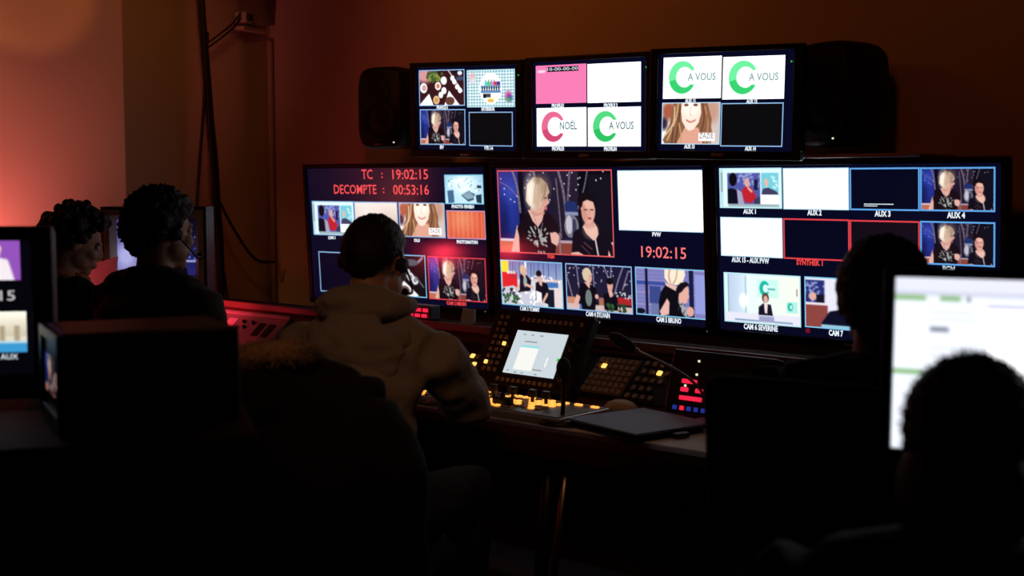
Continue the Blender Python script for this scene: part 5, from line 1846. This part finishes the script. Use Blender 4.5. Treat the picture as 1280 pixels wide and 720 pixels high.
# 3: curly-haired woman
def curls(t):
    rr = random.Random(12)
    for k in range(230):
        d = Vector((rr.gauss(0, 1), rr.gauss(0, 1), rr.gauss(0, 1))).normalized()
        c = -d.y / max(0.05, math.hypot(d.x, d.y))
        th = (-0.25 + (-0.85 + 0.25) * c) if c > 0 else (-0.25 + 0.80 * (-c) ** .7)
        if d.z < th:
            continue
        p = Vector((d.x * 0.098, d.y * 0.116, d.z * 0.108)) * rr.uniform(0.92, 1.10) + Vector((0, -0.012, 0.028))
        r = rr.uniform(0.014, 0.026)
        ellipsoid(t, p, (r, r, r * rr.uniform(.8, 1.3)), u=8, v=6)


P3, MH3, N3 = make_person((-4.318, 2.448, 0), 0, 0.50, 1.338, 'person with dark curly hair in profile at the far left', 0.10, (-22, -20, 0, (0.015, 0.05)),
                          ((-0.28, 0.22, 0.84), (0.28, 0.24, 0.84)), ((-0.16, 0.50, 0.785), (0.18, 0.52, 0.785)),
                          dict(name='top', mat=M_DARKCLOTH, ease=0.010, wrinkle=0.005), dict(grow=(0.022, 0.022, 0.020), rough=0.008, rscale=20, back=-0.85, side=-0.25, front=0.55, seed=9.0, extra=curls), mats=dict(skin=M_SKIN, hair=M_HAIRD), shoulder=0.165, hscale=0.97)
q = [N3 + Vector((0.078 * math.cos(a), -0.004 - 0.072 * math.sin(a), 0.020 * math.sin(a) + 0.012)) for a in [2 * math.pi * k / 14 for k in range(15)]]
obj('scarf', loft(bmesh.new(), q, 0.020, 0.030, n=10, ref=(0, 0, 1)), M_SCARF, P3, True)

# 4: person before the right-hand monitor
P4, MH4, N4 = make_person((-1.158, 2.44, 0), 22, 0.48, 1.325, 'person in black seen from behind, hiding part of the AUX monitor', 0.10, (0, -4, 0, (0.0, 0.04)),
                          ((-0.32, 0.24, 0.82), (0.30, 0.26, 0.82)), ((-0.20, 0.50, 0.785), (0.16, 0.52, 0.785)),
                          dict(name='jacket', mat=M_DARKCLOTH, ease=0.020, wrinkle=0.008), dict(grow=(0.018, 0.018, 0.016), rough=0.005, rscale=26, back=-0.97, side=-0.35, front=0.5, seed=2.0, low=0.30), mats=SK, shoulder=0.20, hscale=1.03)


# 5: frizzy head nearest the lens
def frizz(t):
    ellipsoid(t, (0, -0.040, -0.055), (0.088, 0.078, 0.100), u=28, v=20)
    rr = random.Random(21)
    for k in range(900):
        d = Vector((rr.gauss(0, 1), rr.gauss(0, 1), rr.gauss(0, 1))).normalized()
        if d.z < (-0.6 if d.y < 0 else 0.1):
            continue
        p = Vector((d.x * 0.086, d.y * 0.106, d.z * 0.100)) + Vector((0, -0.012, 0.028))
        e = p + (d + Vector((rr.uniform(-.6, .6), rr.uniform(-.6, .6), rr.uniform(-.2, .6)))).normalized() * rr.uniform(0.003, 0.012)
        loft(t, [p, p.lerp(e, .5), e], [0.0016, 0.0011, 0.0004], n=4)


P5, MH5, N5 = make_person((-0.641, 1.613, 0), 18, 0.44, 1.212, 'person with frizzy dark hair nearest to us, before the white screen', 0.09, (-4, -6, 0, (0.01, 0.04)),
                          ((-0.31, 0.06, 0.78), (0.31, 0.08, 0.78)), ((-0.17, 0.17, 0.752), (0.18, 0.18, 0.752)),
                          dict(name='jumper', mat=M_DARKCLOTH, ease=0.016, wrinkle=0.006), dict(grow=(0.014, 0.016, 0.014), rough=0.005, rscale=26, back=-0.95, side=-0.25, front=0.5, seed=6.0, extra=frizz), mats=SK, shoulder=0.18, hscale=0.96)

make_chair((P1.location.x + .02, P1.location.y - .05, 0), 25, 0.475, 'black office chair carrying the dark coat with fur hood', 0.99)
make_chair((P2.location.x, P2.location.y - .04, 0), 12, 0.525, 'black office chair under the bushy-haired person in the charcoal shirt', 0.98)
make_chair((P3.location.x, P3.location.y - .04, 0), 0, 0.495, 'black office chair under the curly-haired person', 0.95)
make_chair((P4.location.x - .03, P4.location.y - .015, 0), 12, 0.475, 'black high-backed office chair under the person hiding the AUX monitor', 1.09, 0.215)
make_chair((P5.location.x + .01, P5.location.y - .05, 0), 18, 0.435, 'black office chair under the frizzy-haired person', 0.84)

# ------------------------------------------------------------------ coat hanging on the hooded man's chair
co = empty('coat', (P1.location.x + .135, P1.location.y - .33, 0.40), (0, 0, R(25)), 'dark coat with tan fur hood draped over the chair back', 'coat')
bm = bmesh.new()
loft(bm, [(0, -0.02, -0.15), (0, -0.03, 0.10), (0, -0.02, 0.35), (0, 0.0, 0.52), (0, 0.03, 0.60), (0, 0.06, 0.615)], [0.30, 0.29, 0.275, 0.25, 0.19, 0.08], [0.095, 0.10, 0.10, 0.10, 0.085, 0.05], n=24)
for s in (-1, 1):
    loft(bm, spline([(s * 0.20, 0.0, 0.50), (s * 0.28, -0.01, 0.36), (s * 0.30, -0.02, 0.10), (s * 0.29, -0.02, -0.10)]), [0.085] * 7 + [0.075] * 6 + [0.06] * 6, n=12)
ellipsoid(bm, (-0.06, -0.04, 0.56), (0.17, 0.10, 0.10))
obj('shell', remeshed(bm, 0.012, 4, 0.012, 7, 2.0), M_FABRIC, co, True)
bm = bmesh.new()
path = spline([(-0.21, -0.11, 0.54), (-0.13, -0.12, 0.615), (-0.02, -0.11, 0.650), (0.10, -0.09, 0.660)], 8)
loft(bm, path, [0.018] + [0.028] * (len(path) - 2) + [0.014], n=10)
rr = random.Random(3)
for k in range(2200):
    p = path[rr.randrange(len(path))]
    d = Vector((rr.gauss(0, 1), rr.gauss(0, 1), rr.gauss(0, 1))).normalized()
    a = p + d * 0.022
    e = a + (d + Vector((rr.uniform(-.4, .4), rr.uniform(-.4, .4), rr.uniform(-.4, .2)))) * rr.uniform(0.008, 0.020)
    loft(bm, [a, e], [0.0016, 0.0005], n=3, cap=False)
obj('fur_trim', bm, M_FUR, co, True)

# ------------------------------------------------------------------ lettering: fit to its width, then turn into meshes
bpy.context.view_layer.update()
dg = bpy.context.evaluated_depsgraph_get()
for o, wd in ALLTEXT:
    me = bpy.data.meshes.new_from_object(o.evaluated_get(dg))
    me.name = o.name
    if wd and len(me.vertices):
        xs = [v.co.x for v in me.vertices]
        k = wd / max(1e-6, max(xs) - min(xs))
        c = (max(xs) + min(xs)) / 2
        for v in me.vertices:
            v.co.x = (v.co.x - c) * k
    nm, par, mt = o.name, o.parent, o.matrix_basis.copy()
    cu = o.data
    bpy.data.objects.remove(o)
    bpy.data.curves.remove(cu)
    n = bpy.data.objects.new(nm, me)
    link(n, par)
    n.matrix_basis = mt
